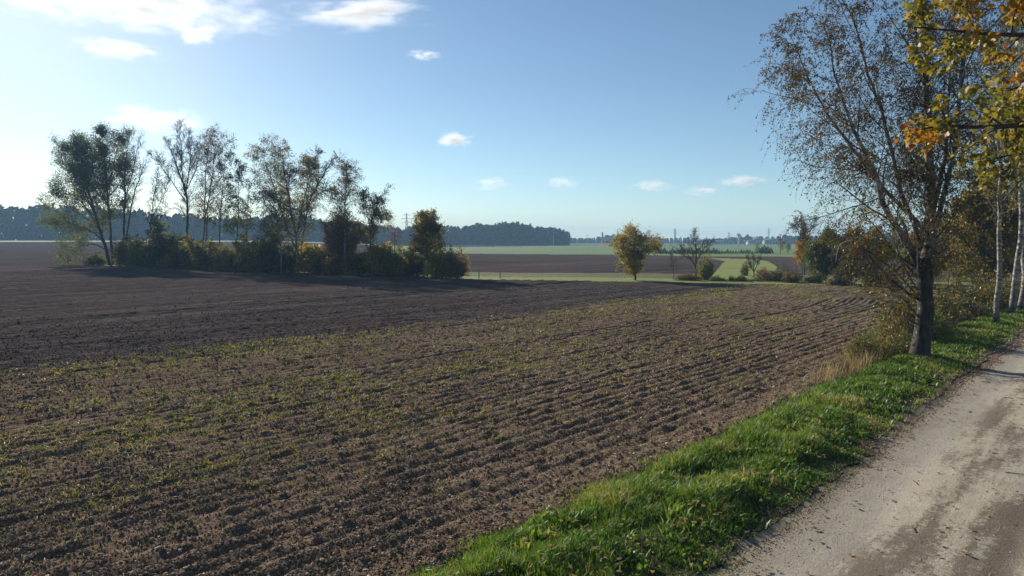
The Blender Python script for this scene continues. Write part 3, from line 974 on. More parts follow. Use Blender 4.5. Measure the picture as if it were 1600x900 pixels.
def tree(name, label, base, stems, levels, bark, seed, leaves=None, cat='tree', group=None, twig='bk_twig', stem_n=18, trunk_levels=1, rotz=0.0):
    """Empty > trunk (stem and limbs), branches, crown"""
    e = link(name, None, loc=tuple(base), rot=(0, 0, rotz))
    tag(e, label, cat, group)
    br = grow(stems, levels, seed, stem_n)
    tv = [tubes(*b) for b in br[:trunk_levels]]
    V, Q, _, A = join([(v, q, None, np.zeros(len(q))) for v, q in tv])
    link('trunk', mesh('trunk', V, Q, smooth=True), M[bark], e)
    bv = [tubes(*b) for b in br[trunk_levels:]]
    if bv:
        V, Q, _, A = join([(v, q, None, np.zeros(len(q))) for v, q in bv])
        link('branches', mesh('branches', V, Q, smooth=True), M[twig], e)
    if leaves:
        groups = leaves if isinstance(leaves, list) else [leaves]
        for lf in groups:
            ps = []
            for lv in lf.get('lv', [-1]):
                ps.append(leaf_cloud(br[lv][0], lf['per'], lf['size'], seed + 50 + lv, lf.get('jit', 0.08), lf.get('droop', 0.3), lf.get('t0', 0.1), lf.get('tint'), lf.get('keep', 1.0)))
            if lf.get('cut'):
                ps = [(lambda v, q, a, k: (v.reshape(-1, 4, 3)[k].reshape(-1, 3), np.arange(k.sum() * 4).reshape(-1, 4), a[k]))(v, q, a, lf['cut'](v.reshape(-1, 4, 3)[:, 0])) for v, q, a in ps]
            V, Q, _, A = join([(v, q, None, a) for v, q, a in ps])
            link('crown', mesh('crown', V, Q, attr=A), M[lf['mat']], e)
    return e


def loc_pts(base, pix, Y):
    """control points given as (px, py, radius[, dY]) on a tree standing at depth Y"""
    o = []
    for p in pix:
        q = P(p[0], p[1], Y + (p[3] if len(p) > 3 else 0))
        o.append((q[0] - base[0], q[1] - base[1], q[2] - base[2], p[2]))
    return o

# ------------------------------------------------------------------ the big birch beside the lane
def birch_levels(L1, droop=0.9, n1=9, n2=5, n3=4, rmin=0.006, k3=3, wind=(0, 0, 0), start=0.3, shape=None):
    lv = [dict(n=n1, start=start, ang=(60, 32), len=L1 * 1.1, seg=5, wig=0.10, up=0.35, rr=0.55, k=4, rmin=0.014, wind=wind, shape=([0, 0.3, 0.75, 1], [0.9, 1.0, 0.9, 0.6])),
          dict(n=n2 + 1, start=0.15, ang=48, rel=0.62, seg=3, wig=0.12, up=-droop * 0.35, rr=0.5, k=3, rmin=rmin * 1.3, wind=wind),
          dict(n=n3 + 2, start=0.1, ang=42, rel=0.8, seg=4, wig=0.10, up=-droop * 1.5, accel=True, rr=0.5, k=2, rmin=rmin, tip=0.5)]
    if shape: lv[0]['shape'] = shape
    return lv


BY = 22.6
b0 = G(1436, 556, 0.22)
BY = b0[1]
base = np.array([b0[0], b0[1], 0.10])
trunk = loc_pts(base, [(1436, 562, .40), (1437, 545, .33), (1439, 500, .29), (1441, 450, .27), (1447, 410, .26), (1452, 370, .21), (1455, 320, .17), (1452, 250, .14), (1446, 170, .11), (1440, 90, .085), (1434, 10, .06), (1428, -70, .035), (1425, -120, .012)], BY)
limbL = loc_pts(base, [(1444, 440, .15), (1428, 410, .145), (1400, 368, .125), (1372, 330, .105), (1352, 285, .09), (1328, 235, .075), (1306, 190, .06), (1290, 150, .045), (1276, 105, .03), (1268, 70, .012)], BY)
for i in range(1, len(limbL)):
    p = list(limbL[i]); p[1] -= 0.16 * i; limbL[i] = tuple(p)
limbR = loc_pts(base, [(1446, 420, .15), (1462, 370, .13), (1478, 320, .115), (1497, 275, .10), (1508, 235, .085), (1522, 180, .07), (1532, 120, .055), (1541, 60, .04), (1548, 0, .02), (1552, -40, .01)], BY)
for i in range(1, len(limbR)):
    p = list(limbR[i]); p[1] += 0.14 * i; limbR[i] = tuple(p)
limbM = loc_pts(base, [(1448, 400, .12), (1430, 340, .10), (1418, 290, .09), (1410, 220, .075), (1398, 140, .06), (1382, 60, .045), (1366, -10, .025), (1352, -60, .01)], BY)
for i in range(1, len(limbM)):
    p = list(limbM[i]); p[1] += 0.25 * i; limbM[i] = tuple(p)
limbF = loc_pts(base, [(1450, 390, .12), (1466, 330, .10), (1474, 270, .09), (1477, 200, .08), (1478, 120, .07), (1480, 40, .05), (1484, -40, .03), (1486, -90, .01)], BY)
for i in range(1, len(limbF)):
    p = list(limbF[i]); p[1] -= 0.2 * i; limbF[i] = tuple(p)
limbLow = loc_pts(base, [(1440, 470, .07), (1415, 455, .055), (1385, 430, .045), (1355, 400, .035), (1335, 385, .02), (1318, 392, .01)], BY)
limbD = loc_pts(base, [(1450, 365, .10), (1420, 320, .085), (1385, 265, .07), (1340, 190, .055), (1310, 120, .04), (1296, 60, .028), (1286, 20, .012)], BY)
for i in range(1, len(limbD)):
    p = list(limbD[i]); p[1] += 0.3 * i; limbD[i] = tuple(p)
lv = [dict(n=2.3, perlen=True, start=0.17, ang=(58, 34), len=2.45, seg=6, wig=0.11, up=0.2, rr=0.4, cap=0.014, k=4, rmin=0.010, shape=([0, 0.2, 0.6, 1], [0.8, 1.0, 0.8, 0.3])),
      dict(n=8, start=0.12, ang=48, rel=0.62, seg=5, wig=0.13, up=-0.4, rr=0.5, cap=0.012, k=3, rmin=0.005),
      dict(n=7, start=0.1, ang=42, rel=0.95, seg=4, wig=0.09, up=-2.0, accel=True, rr=0.5, k=3, rmin=0.0035, tip=0.6, zmin=0.5)]
slim = lambda st_, k: [(q[0], q[1], q[2], q[3] * k) for q in st_]
trunk = slim(trunk, 0.88)
limbL, limbR, limbM, limbF, limbLow, limbD = [slim(q, 0.78) for q in (limbL, limbR, limbM, limbF, limbLow, limbD)]
hz_split = P(1436, 330, BY)[2] - base[2]
tree('birch_tree', 'large weeping birch with forked trunk, black furrowed foot and sparse brown leaves beside the road', base,
     [trunk, limbL, limbR, limbM, limbF, limbLow, limbD], lv, 'bk_birch', 101, stem_n=26, trunk_levels=1,
     leaves=[dict(lv=[-1, -2], per=7.5, size=0.068, mat='lf_birch', jit=0.03, droop=0.8, keep=0.9,
                  tint=lambda p: 0.42 + 0.5 * (fbm(p[:, 0] * .6 + p[:, 2] * .5, p[:, 1] * .6, 7, 2) - 0.5) - 0.02 * (p[:, 2] - 6))])

# leaf sprays low on the trunk: olive and gold
low = [loc_pts(base, pts_, BY) for pts_ in (
    [(1438, 500, .03), (1415, 470, .025), (1392, 452, .018), (1372, 440, .01)],
    [(1442, 480, .03), (1470, 455, .025), (1500, 440, .018), (1530, 440, .01)],
    [(1440, 465, .03), (1420, 430, .025), (1405, 400, .018), (1396, 370, .01)],
    [(1444, 460, .03), (1460, 425, .025), (1480, 400, .018), (1500, 385, .01)],
    [(1438, 510, .03), (1420, 500, .02), (1402, 505, .012), (1392, 515, .008)],
    [(1440, 470, .03), (1395, 420, .025), (1360, 395, .018), (1340, 380, .01)],
    [(1440, 440, .03), (1390, 385, .025), (1360, 345, .018), (1338, 320, .01)],
    [(1444, 440, .03), (1420, 370, .025), (1400, 330, .018), (1380, 300, .01)])]
ob = bpy.data.objects['birch_tree']
br = grow(low, [dict(n=9, start=0.2, ang=55, len=1.1, seg=4, wig=0.15, up=0.1, k=3, rmin=0.006), dict(n=6, start=0.1, ang=45, rel=0.6, seg=4, wig=0.15, up=-0.6, k=3, rmin=0.004)], 131, 8)
V, Q, _, A = join([(v, q, None, np.zeros(len(q))) for v, q in [tubes(p_, r_, 3) for p_, r_, k_ in br]])
link('branches', mesh('branches', V, Q, smooth=True), M['bk_twig'], ob)
v, q, a = leaf_cloud(br[-1][0], 15, 0.075, 132, 0.05, 0.5, 0.1)
link('crown', mesh('crown', v, q, attr=a), M['lf_birch_low'], ob)
# two dead pale shoots hanging on the trunk
dead = [loc_pts(base, pts_, BY - 0.6) for pts_ in (
    [(1432, 400, .02), (1433, 420, .018), (1424, 432, .015), (1414, 446, .012), (1412, 462, .006)],
    [(1433, 380, .02), (1434, 420, .016), (1435, 445, .012), (1438, 456, .006)],
    [(1352, 365, .016), (1332, 375, .014), (1314, 381, .012), (1308, 396, .008), (1306, 410, .005)])]
for d_ in dead:
    dp = resample(d_, 10)[None]
    V, Q = tubes(dp[..., :3], dp[..., 3], 5)
    link('dead_shoot', mesh('dead_shoot', V, Q, smooth=True), M['bk_pale'], ob)

# the birches farther along the row
row = [(1559, 505, 0.115, 13.5, 'slender white birch trunk, first beyond the large forked birch', 201),
       (1581, 489, 0.145, 14.5, 'white birch with darker foot, second beyond the large forked birch', 202),
       (1593, 486, 0.165, 15.0, 'thicker dark-footed birch at the right picture edge, third along the road', 203)]
for px, py, r, H, lab, sd in row:
    b = G(px, py, 0.2); bs = np.array([b[0], b[1], 0.1])
    gg = np.random.default_rng(sd)
    st_ = [[(0, 0, 0, r * 1.25), (0, 0, 0.5, r), (gg.normal(0, .03), gg.normal(0, .03), H * .3, r * .8), (gg.normal(0, .06), gg.normal(0, .06), H * .6, r * .55), (gg.normal(0, .15), gg.normal(0, .15), H, 0.02)]]
    tree('birch_tree', lab, bs, st_, birch_levels(2.7, 0.9, 20, 5, 4, 0.007, start=0.34), 'bk_birch_thin', sd, stem_n=20, group='birches along the dirt road',
         leaves=dict(lv=[-1], per=9, size=0.095, mat='lf_olive', jit=0.06, droop=0.6, keep=0.8))

# ------------------------------------------------------------------ maple whose boughs reach in from the right
mb = st(2.3, 17.2)
mbase = np.array([mb[0], mb[1], 0.05])
def mpt(px, py, Y, r):
    q = P(px, py, Y); return (q[0] - mbase[0], q[1] - mbase[1], q[2] - mbase[2], r)
mst = [[(0, 0, 0, .34), (0, 0, .6, .27), (.05, .02, 3.0, .24), (0, .1, 6, .19), (-.1, .1, 9, .12), (0, 0, 12.5, .02)],
       [(0, .02, 3.4, .09), mpt(1800, 215, 11.8, .075), mpt(1700, 190, 11.4, .06), mpt(1600, 193, 11.0, .045), mpt(1530, 196, 10.8, .03), mpt(1470, 192, 10.6, .018), mpt(1425, 200, 10.5, .008)],
       [(0, .02, 4.2, .09), mpt(1800, 120, 11.5, .075), mpt(1690, 75, 11.0, .055), mpt(1610, 60, 10.8, .04), mpt(1540, 62, 10.6, .028), mpt(1470, 55, 10.4, .016), mpt(1420, 50, 10.3, .008)],
       [(0, .02, 5.0, .09), mpt(1800, 10, 11.3, .07), mpt(1680, -35, 10.8, .05), mpt(1600, -30, 10.5, .035), mpt(1530, -25, 10.3, .02), mpt(1480, -10, 10.2, .008)],
       [(0, .02, 3.8, .09), mpt(1820, 150, 12.5, .075), mpt(1720, 120, 12.4, .055), mpt(1650, 120, 12.2, .04), mpt(1605, 130, 12.0, .025), mpt(1575, 140, 11.9, .01)],
       [(0, .02, 3.0, .09), mpt(1850, 280, 12.2, .075), mpt(1740, 255, 12.0, .055), mpt(1650, 240, 11.8, .04), mpt(1590, 240, 11.6, .022), mpt(1550, 250, 11.5, .01)],
       [(0, 0, 5.5, .10), (1.5, 1.0, 7, .07), (3.2, 2.0, 8, .05), (4.6, 2.6, 8.4, .01)],
       [(0, 0, 4.5, .10), (1.6, -1.2, 6, .07), (3.1, -2.2, 7, .05), (4.2, -3, 7.4, .01)],
       [(0, 0, 6.5, .10), (-1.5, -.2, 8.2, .07), (-2.8, -.2, 9.3, .05), (-4.2, -.4, 10, .01)]]
me_ = link('maple_tree', None, loc=tuple(mbase))
tag(me_, 'maple with yellow green and orange lobed leaves reaching in at the top right corner', 'tree')
br = grow(mst, [dict(n=3.4, perlen=True, start=0.3, ang=(60, 45), len=1.0, seg=4, wig=0.14, up=0.15, rr=0.5, k=4, rmin=0.007, shape=([0, 0.5, 1], [1.0, 1.0, 0.5])),
                dict(n=4, start=0.25, ang=50, rel=0.5, seg=3, wig=0.15, up=-0.2, rr=0.6, k=3, rmin=0.004)], 301, 16)
V, Q = tubes(*br[0]); link('trunk', mesh('trunk', V, Q, smooth=True), M['bk_dark'], me_)
V, Q, _, A = join([(v, q, None, np.zeros(len(q))) for v, q in [tubes(*b) for b in br[1:]]])
link('branches', mesh('branches', V, Q, smooth=True), M['bk_dark'], me_)
# lobed leaf outline (unit length), slightly cupped, with a stalk
LOBE = np.array([[0, 0], [.16, -.06], [.42, -.02], [.30, .14], [.56, .34], [.40, .38], [.46, .62], [.24, .54], [.10, .72], [0, 1.0],
                 [-.10, .72], [-.24, .54], [-.46, .62], [-.40, .38], [-.56, .34], [-.30, .14], [-.42, -.02], [-.16, -.06]])
LC = np.array([0, .33])
def maple_leaf(cup):
    z = -cup * (np.abs(LOBE[:, 0]) ** 1.5 + 0.35 * (LOBE[:, 1] - .3) ** 2)
    v = np.concatenate([np.column_stack([LOBE, z]), [[LC[0], LC[1], 0.0]], [[-.008, 0, 0], [.008, 0, 0], [0, -.45, -.05]]])
    t = [[i, (i + 1) % 18, 18] for i in range(18)] + [[19, 20, 21]]
    return v, np.array(t)
gg = np.random.default_rng(302)
tw = np.concatenate([br[2][0].reshape(len(br[2][0]), -1, 3)])
C = len(tw) * 13
par = gg.integers(0, len(tw), C); u_ = gg.uniform(0.15, 1, C) * (tw.shape[1] - 1) * .999
i0 = u_.astype(int); f_ = (u_ - i0)[:, None]
lp = tw[par, i0] * (1 - f_) + tw[par, i0 + 1] * f_ + gg.normal(0, 0.07, (C, 3))
ctint = np.clip(0.67 + 1.3 * (fbm(lp[:, 0] * 1.1 + lp[:, 2] * 1.3, lp[:, 1] * 1.1, 303, 2) - 0.5) + gg.normal(0, .2, C), 0, 1)
dirs = unit(gg.normal(0, 1, (C, 3)) * np.array([1, 1, .6]) + np.array([0, 0, -0.75]))
nrm = unit(gg.normal(0, 1, (C, 3)) + np.array([-0.2, -0.4, 0.5]))
xax = unit(np.cross(dirs, nrm)); nrm = np.cross(xax, dirs)
size = gg.uniform(0.06, 0.115, C)
wl = lp + mbase
pxs = 800 + F_PX * wl[:, 0] / np.maximum(wl[:, 1], .1); pys = 375 - F_PX * (wl[:, 2] - CAM_H) / np.maximum(wl[:, 1], .1)
score = size / np.maximum(wl[:, 1], .1) * ((pxs < 1600) & (pys > 0))
pick = np.argsort(-score)[:300]
tints = [0.05, 0.3, 0.5, 0.65, 0.82, 0.97]
protos = []
for ti, tv_ in enumerate(tints):
    for cup in (0.15, 0.55):
        v, t = maple_leaf(cup)
        protos.append(mesh('leaf', v, None, t, attr=np.full(len(t), tv_)))
for i in pick:
    k = int(np.argmin([abs(tv_ - ctint[i]) for tv_ in tints])) * 2 + int(gg.integers(0, 2))
    o = link('leaf', protos[k], M['lf_maple'], me_)
    R = Matrix(((xax[i][0], dirs[i][0], nrm[i][0]), (xax[i][1], dirs[i][1], nrm[i][1]), (xax[i][2], dirs[i][2], nrm[i][2])))
    o.matrix_local = Matrix.Translation(Vector(lp[i])) @ R.to_4x4() @ Matrix.Scale(float(size[i]), 4)
rest = np.setdiff1d(np.arange(C), pick)
v, t = maple_leaf(0.35)
keepi = [0, 2, 3, 4, 6, 7, 9, 11, 12, 14, 15, 16]
v = np.concatenate([v[keepi], v[18:19]]); t = np.array([[i, (i + 1) % 12, 12] for i in range(12)])
R3 = np.stack([xax, dirs, nrm], -1)[rest]
V = np.einsum('nij,vj->nvi', R3, v) * size[rest][:, None, None] + lp[rest][:, None]
T = (np.arange(len(rest))[:, None, None] * len(v) + t[None]).reshape(-1, 3)
tag(link('crown', mesh('crown', V.reshape(-1, 3), None, T, attr=np.repeat(ctint[rest], len(t))), M['lf_maple'], me_), kind='stuff')


# ------------------------------------------------------------------ trees at the edge of the field
def standing(px, py, lift=0.0):
    b = G(px, py); z = float(base_z(b[0], b[1]))
    return np.array([b[0], b[1], z - 0.05]), b[1]


def hgt(Y, py, base):
    return P(800, py, Y)[2] - base[2]


def stem_px(base, Y, pix):
    return loc_pts(base, [(q[0], q[1], q[2] * 0.68) + tuple(q[3:]) for q in pix], Y)


def round_levels(L1, n1=16, n2=6, n3=5, up=0.5, rmin=0.012, start=0.3, ang=(60, 32), shape=None, droop=0.0, seg3=3):
    return [dict(n=int(n1 * 1.5), prop=True, start=start, ang=ang, len=L1 * 0.95, seg=5, wig=0.12, up=up, rr=0.6, k=4, rmin=rmin * 1.8, shape=shape or ([0, 0.35, 1], [0.75, 1.0, 0.55])),
            dict(n=n2 + 1, start=0.15, ang=48, rel=0.66, seg=3, wig=0.14, up=up * 0.5 - droop * 0.4, rr=0.55, k=3, rmin=rmin * 1.2),
            dict(n=n3 + 2, start=0.1, ang=44, rel=0.66, seg=seg3, wig=0.14, up=up * 0.3 - droop, rr=0.55, k=2, rmin=rmin)]


# 1 leaning tree at the left end of the clump
b, Y = standing(172, 414)
tree('broadleaf_tree', 'dark green tree with leaning trunk and low left boughs, leftmost of the clump', b,
     [stem_px(b, Y, [(172, 416, .42), (167, 395, .36), (157, 365, .30), (147, 335, .25), (136, 300, .18), (124, 262, .10), (112, 232, .03)]),
      stem_px(b, Y, [(162, 380, .16), (145, 362, .14), (122, 352, .11), (100, 345, .08), (80, 348, .03)]),
      stem_px(b, Y, [(165, 390, .14), (150, 382, .12), (132, 384, .09), (115, 390, .05), (105, 398, .02)]),
      stem_px(b, Y, [(152, 350, .16), (130, 318, .13), (108, 300, .09), (84, 292, .03)]),
      stem_px(b, Y, [(148, 335, .16), (128, 290, .12), (110, 258, .08), (98, 232, .03)]),
      stem_px(b, Y, [(155, 358, .13), (128, 336, .1), (102, 322, .07), (76, 318, .03)]),
      stem_px(b, Y, [(144, 325, .13), (132, 280, .1), (126, 245, .06), (122, 222, .03)])],
     round_levels(3.2, 17, 6, 5, 0.3, 0.010, 0.22), 'bk_dark', 401,
     leaves=dict(lv=[-1], per=6, size=0.21, mat='lf_green', jit=0.38, keep=0.95))
b, Y = standing(170, 413)
b[0] += 0.6
tree('broadleaf_tree', 'tall straight trunk with the highest dark green crown in the left clump', b,
     [stem_px(b, Y, [(177, 415, .34), (174, 370, .28), (168, 320, .24), (164, 280, .18), (160, 240, .11), (156, 208, .03)]),
      stem_px(b, Y, [(169, 320, .14), (150, 285, .11), (138, 250, .08), (130, 222, .03)]),
      stem_px(b, Y, [(166, 300, .14), (176, 265, .11), (183, 235, .08), (188, 215, .03)]),
      stem_px(b, Y, [(168, 318, .12), (152, 300, .1), (140, 285, .07), (132, 272, .03)]),
      stem_px(b, Y, [(167, 310, .12), (180, 295, .09), (190, 280, .06), (196, 268, .03)])],
     round_levels(3.2, 16, 6, 5, 0.45, 0.010, 0.34, shape=([0, .4, 1], [.6, 1, .5])), 'bk_dark', 402,
     leaves=dict(lv=[-1], per=11, size=0.22, mat='lf_dark', jit=0.38, keep=0.95))
b, Y = standing(194, 414)
tree('broadleaf_tree', 'twin-stemmed half bare tree right of the tallest green crown', b,
     [stem_px(b, Y, [(193, 416, .33), (192, 370, .26), (190, 320, .2), (190, 270, .14), (195, 225, .05), (198, 210, .02)]),
      stem_px(b, Y, [(196, 414, .2), (198, 360, .18), (205, 310, .14), (216, 275, .09), (228, 250, .03)]),
      stem_px(b, Y, [(192, 330, .13), (203, 285, .1), (213, 245, .07), (220, 216, .02)])],
     round_levels(2.6, 14, 7, 6, 0.7, 0.010, 0.36, ang=(48, 28)), 'bk_dark', 403,
     leaves=dict(lv=[-1], per=2.6, size=0.24, mat='lf_dark', jit=0.15, cut=lambda p: p[:, 0] < 0.6 + 0.3 * np.sin(p[:, 2] * 2)))
b, Y = standing(233, 417)
tree('bare_tree', 'small thin leafless tree between the half bare tree and the tall leafless one', b,
     [stem_px(b, Y, [(234, 418, .14), (233, 370, .11), (235, 330, .085), (240, 295, .05), (243, 268, .02)]),
      stem_px(b, Y, [(234, 345, .07), (250, 315, .05), (258, 295, .03), (262, 282, .012)])],
     round_levels(2.0, 14, 5, 5, 0.8, 0.015, 0.4, ang=(50, 30)), 'bk_dark', 404)
b, Y = standing(291, 419)
tree('bare_tree', 'tall leafless tree with a forked vase-shaped crown in the left clump', b,
     [stem_px(b, Y, [(291, 421, .30), (291, 380, .25), (289, 330, .21), (288, 305, .19), (281, 275, .13), (271, 245, .09), (262, 222, .03)]),
      stem_px(b, Y, [(288, 306, .15), (294, 275, .12), (297, 245, .09), (296, 212, .03)]),
      stem_px(b, Y, [(288, 300, .12), (284, 260, .1), (284, 228, .07), (280, 202, .02)]),
      stem_px(b, Y, [(288, 312, .12), (268, 282, .09), (254, 262, .06), (243, 248, .02)]),
      stem_px(b, Y, [(289, 300, .10), (304, 272, .08), (310, 250, .05), (313, 232, .02)]),
      stem_px(b, Y, [(289, 335, .08), (275, 325, .06), (262, 328, .04), (252, 338, .02)])],
     round_levels(2.5, 15, 7, 7, 0.8, 0.014, 0.34, ang=(42, 25)), 'bk_dark', 405)
b, Y = standing(317, 420)
tree('birch_tree', 'tall feathery grey birch right of the tall leafless tree', b,
     [stem_px(b, Y, [(317, 422, .2), (318, 370, .16), (319, 320, .13), (322, 270, .09), (326, 212, .02)]),
      stem_px(b, Y, [(321, 415, .16), (324, 350, .13), (330, 290, .1), (338, 240, .06), (343, 212, .02)])],
     birch_levels(2.3, 0.7, 22, 6, 5, 0.010, start=0.3), 'bk_grey', 406,
     leaves=dict(lv=[-1], per=4.2, size=0.15, mat='lf_brown', jit=0.16, keep=0.85), group='birches in the left clump')
b, Y = standing(344, 421)
tree('birch_tree', 'slim leafy grey-green birch, second from the tall leafless tree', b,
     [stem_px(b, Y, [(344, 423, .15), (343, 370, .12), (346, 310, .09), (352, 235, .02)])],
     birch_levels(2.0, 0.7, 24, 6, 5, 0.010, start=0.3), 'bk_grey', 407,
     leaves=dict(lv=[-1], per=4.6, size=0.16, mat='lf_dark', jit=0.16, keep=0.85), group='birches in the left clump')
b, Y = standing(366, 422)
tree('broadleaf_tree', 'short slender grey-green tree at the right end of the left clump', b,
     [stem_px(b, Y, [(367, 424, .13), (368, 370, .1), (369, 310, .07), (372, 262, .02)])],
     birch_levels(1.7, 0.4, 22, 6, 5, 0.010, start=0.3), 'bk_grey', 408,
     leaves=dict(lv=[-1], per=5, size=0.19, mat='lf_dark', jit=0.14, keep=0.75))
b, Y = standing(386, 423)
tree('bare_tree', 'spindly nearly leafless sapling standing in the gap between the clumps', b,
     [stem_px(b, Y, [(386, 425, .08), (385, 370, .06), (386, 320, .04), (388, 282, .012)])],
     birch_levels(1.1, 0.2, 18, 4, 4, 0.009, start=0.35), 'bk_grey', 409,
     leaves=dict(lv=[-1], per=1.0, size=0.14, mat='lf_brown', jit=0.1))

# second clump
b, Y = standing(462, 427)
tree('birch_tree', 'broad weeping birch with yellowing hanging foliage in the middle clump', b,
     [stem_px(b, Y, [(466, 429, .26), (464, 385, .21), (458, 335, .17), (448, 285, .11), (440, 238, .02)]),
      stem_px(b, Y, [(463, 395, .15), (445, 345, .12), (430, 300, .09), (418, 262, .05), (412, 245, .02)]),
      stem_px(b, Y, [(463, 370, .14), (474, 320, .11), (482, 285, .08), (487, 262, .02)]),
      stem_px(b, Y, [(440, 428, .16), (438, 385, .13), (432, 340, .1), (424, 310, .04)])],
     birch_levels(3.1, 1.0, 16, 6, 6, 0.010, start=0.24), 'bk_birch_thin', 410,
     leaves=dict(lv=[-1], per=8, size=0.15, mat='lf_olive', jit=0.16, droop=0.8, keep=0.95,
                 tint=lambda p: 0.35 + 1.1 * (fbm(p[:, 0] * .5, p[:, 2] * .4, 17, 2) - 0.45)))
b, Y = standing(470, 425)
tree('bare_tree', 'leafless crown arching right behind the weeping birch', b,
     [stem_px(b, Y, [(472, 427, .2), (474, 370, .17), (482, 320, .14), (495, 290, .10), (510, 265, .06), (520, 250, .02)]),
      stem_px(b, Y, [(480, 330, .1), (484, 290, .08), (492, 260, .05), (500, 240, .02)]),
      stem_px(b, Y, [(484, 320, .09), (502, 300, .06), (515, 298, .04), (522, 302, .015)])],
     round_levels(2.0, 15, 7, 6, 0.6, 0.015, 0.4, ang=(48, 28)), 'bk_dark', 411)
b, Y = standing(541, 429)
tree('birch_tree', 'pale golden-brown birch with thin pointed crown right of the weeping birch', b,
     [stem_px(b, Y, [(541, 431, .18), (539, 380, .14), (540, 330, .1), (545, 290, .06), (548, 262, .02)])],
     birch_levels(2.2, 0.8, 30, 7, 5, 0.010, start=0.25), 'bk_birch_thin', 412,
     leaves=dict(lv=[-1], per=5.0, size=0.15, mat='lf_brown', jit=0.16, keep=0.9))
b, Y = standing(530, 428)
tree('willow_shrub', 'tall many-stemmed brown willow bush below the golden birch', b,
     [stem_px(b, Y, [(530 + dx * .2, 430, .09), (530 + dx * .6, 390, .07), (532 + dx, 345 + abs(dx) * .5, .02)]) for dx in (-24, -16, -9, -3, 3, 9, 15, 22, 28, 34)],
     round_levels(1.6, 9, 6, 5, 0.7, 0.010, 0.15, ang=(38, 25)), 'bk_twig', 413,
     leaves=dict(lv=[-1], per=2.4, size=0.16, mat='lf_brown', jit=0.12), cat='shrub')
b, Y = standing(586, 431)
tree('broadleaf_tree', 'thin tree with tufted orange-green top at the right end of the middle clump', b,
     [stem_px(b, Y, [(580, 433, .13), (578, 385, .1), (580, 345, .08), (590, 318, .05), (597, 304, .02)]),
      stem_px(b, Y, [(579, 360, .06), (572, 330, .05), (566, 310, .02)]),
      stem_px(b, Y, [(580, 370, .06), (594, 350, .04), (602, 340, .015)])],
     round_levels(1.9, 16, 6, 5, 0.3, 0.010, 0.35), 'bk_grey', 414,
     leaves=dict(lv=[-1], per=3.0, size=0.16, mat='lf_olive', jit=0.2, keep=0.9))
b, Y = standing(669, 434)
tree('broadleaf_tree', 'small round-crowned green and yellow tree on a bare stem by the hedge end', b,
     [stem_px(b, Y, [(668, 436, .13), (668, 405, .11), (668, 375, .09), (668, 346, .02)])],
     round_levels(2.1, 26, 6, 5, 0.25, 0.008, 0.28, ang=(78, 38), shape=([0, .25, .6, 1], [.75, 1, 1.0, .6])), 'bk_dark', 415,
     leaves=dict(lv=[-1], per=6.5, size=0.17, mat='lf_olive', jit=0.1, tint=lambda p: 0.5 + 1.0 * (fbm(p[:, 0] * .8, p[:, 2] * .8, 18, 2) - 0.4)))

# middle distance, right of centre
b, Y = standing(991, 438)
tree('field_maple', 'solitary golden yellow tree with wide crown on the grass strip', b,
     [stem_px(b, Y, [(993, 440, .16), (992, 420, .13), (991, 400, .11), (990, 365, .02)]),
      stem_px(b, Y, [(992, 412, .08), (978, 392, .06), (968, 380, .02)]),
      stem_px(b, Y, [(992, 408, .08), (1006, 390, .06), (1017, 382, .02)]),
      stem_px(b, Y, [(992, 432, .05), (984, 422, .04), (980, 412, .015)])],
     round_levels(1.4, 22, 6, 5, 0.25, 0.008, 0.12, ang=(72, 40), shape=([0, .3, .6, .8, 1], [.35, .6, 1.15, 1.1, .7])), 'bk_dark', 501,
     leaves=dict(lv=[-1], per=4.2, size=0.13, mat='lf_yellow', jit=0.1))
b, Y = standing(1054, 437)
tree('bare_tree', 'tiny leafless sapling right of the golden tree', b,
     [stem_px(b, Y, [(1053, 438, .04), (1052, 415, .03), (1049, 398, .01)])],
     round_levels(0.7, 10, 4, 3, 0.5, 0.006, 0.4), 'bk_dark', 502)
b, Y = standing(1087, 434)
tree('bare_tree', 'leafless spreading tree behind the dark green bush', b,
     [stem_px(b, Y, [(1088, 436, .16), (1087, 420, .13), (1088, 400, .10), (1088, 378, .05), (1086, 362, .015)]),
      stem_px(b, Y, [(1087, 418, .08), (1078, 402, .06), (1070, 392, .03), (1064, 388, .01)]),
      stem_px(b, Y, [(1088, 412, .08), (1096, 394, .06), (1104, 384, .03), (1108, 378, .01)])],
     round_levels(1.3, 13, 6, 5, 0.6, 0.008, 0.3), 'bk_dark', 503)
b, Y = standing(1176, 434)
tree('bare_tree', 'small vase-shaped leafless tree standing before the mown meadow', b,
     [stem_px(b, Y, [(1178, 436, .10), (1178, 425, .09), (1172, 414, .06), (1168, 404, .015)]),
      stem_px(b, Y, [(1178, 425, .08), (1184, 413, .05), (1188, 404, .015)]),
      stem_px(b, Y, [(1178, 424, .07), (1178, 412, .05), (1177, 402, .015)])],
     round_levels(0.8, 9, 4, 4, 0.7, 0.008, 0.3, ang=(40, 25)), 'bk_grey', 504)
b, Y = standing(1253, 440)
tree('birch_tree', 'young white-stemmed tree with a bright orange side and leafless top', b,
     [stem_px(b, Y, [(1253, 442, .09), (1254, 415, .075), (1255, 385, .055), (1256, 355, .02)]),
      stem_px(b, Y, [(1254, 420, .06), (1259, 400, .05), (1261, 380, .02)])],
     round_levels(1.2, 18, 6, 5, 0.5, 0.007, 0.3), 'bk_birch_thin', 505,
     leaves=[dict(lv=[-1], per=5, size=0.12, mat='lf_orange', jit=0.08, cut=lambda p: (p[:, 0] < 0.1) & (p[:, 2] < 3.9)),
             dict(lv=[-1], per=1.5, size=0.11, mat='lf_brown', jit=0.08, cut=lambda p: p[:, 0] > -0.2)])
b, Y = standing(1258, 434)
b[1] += 6
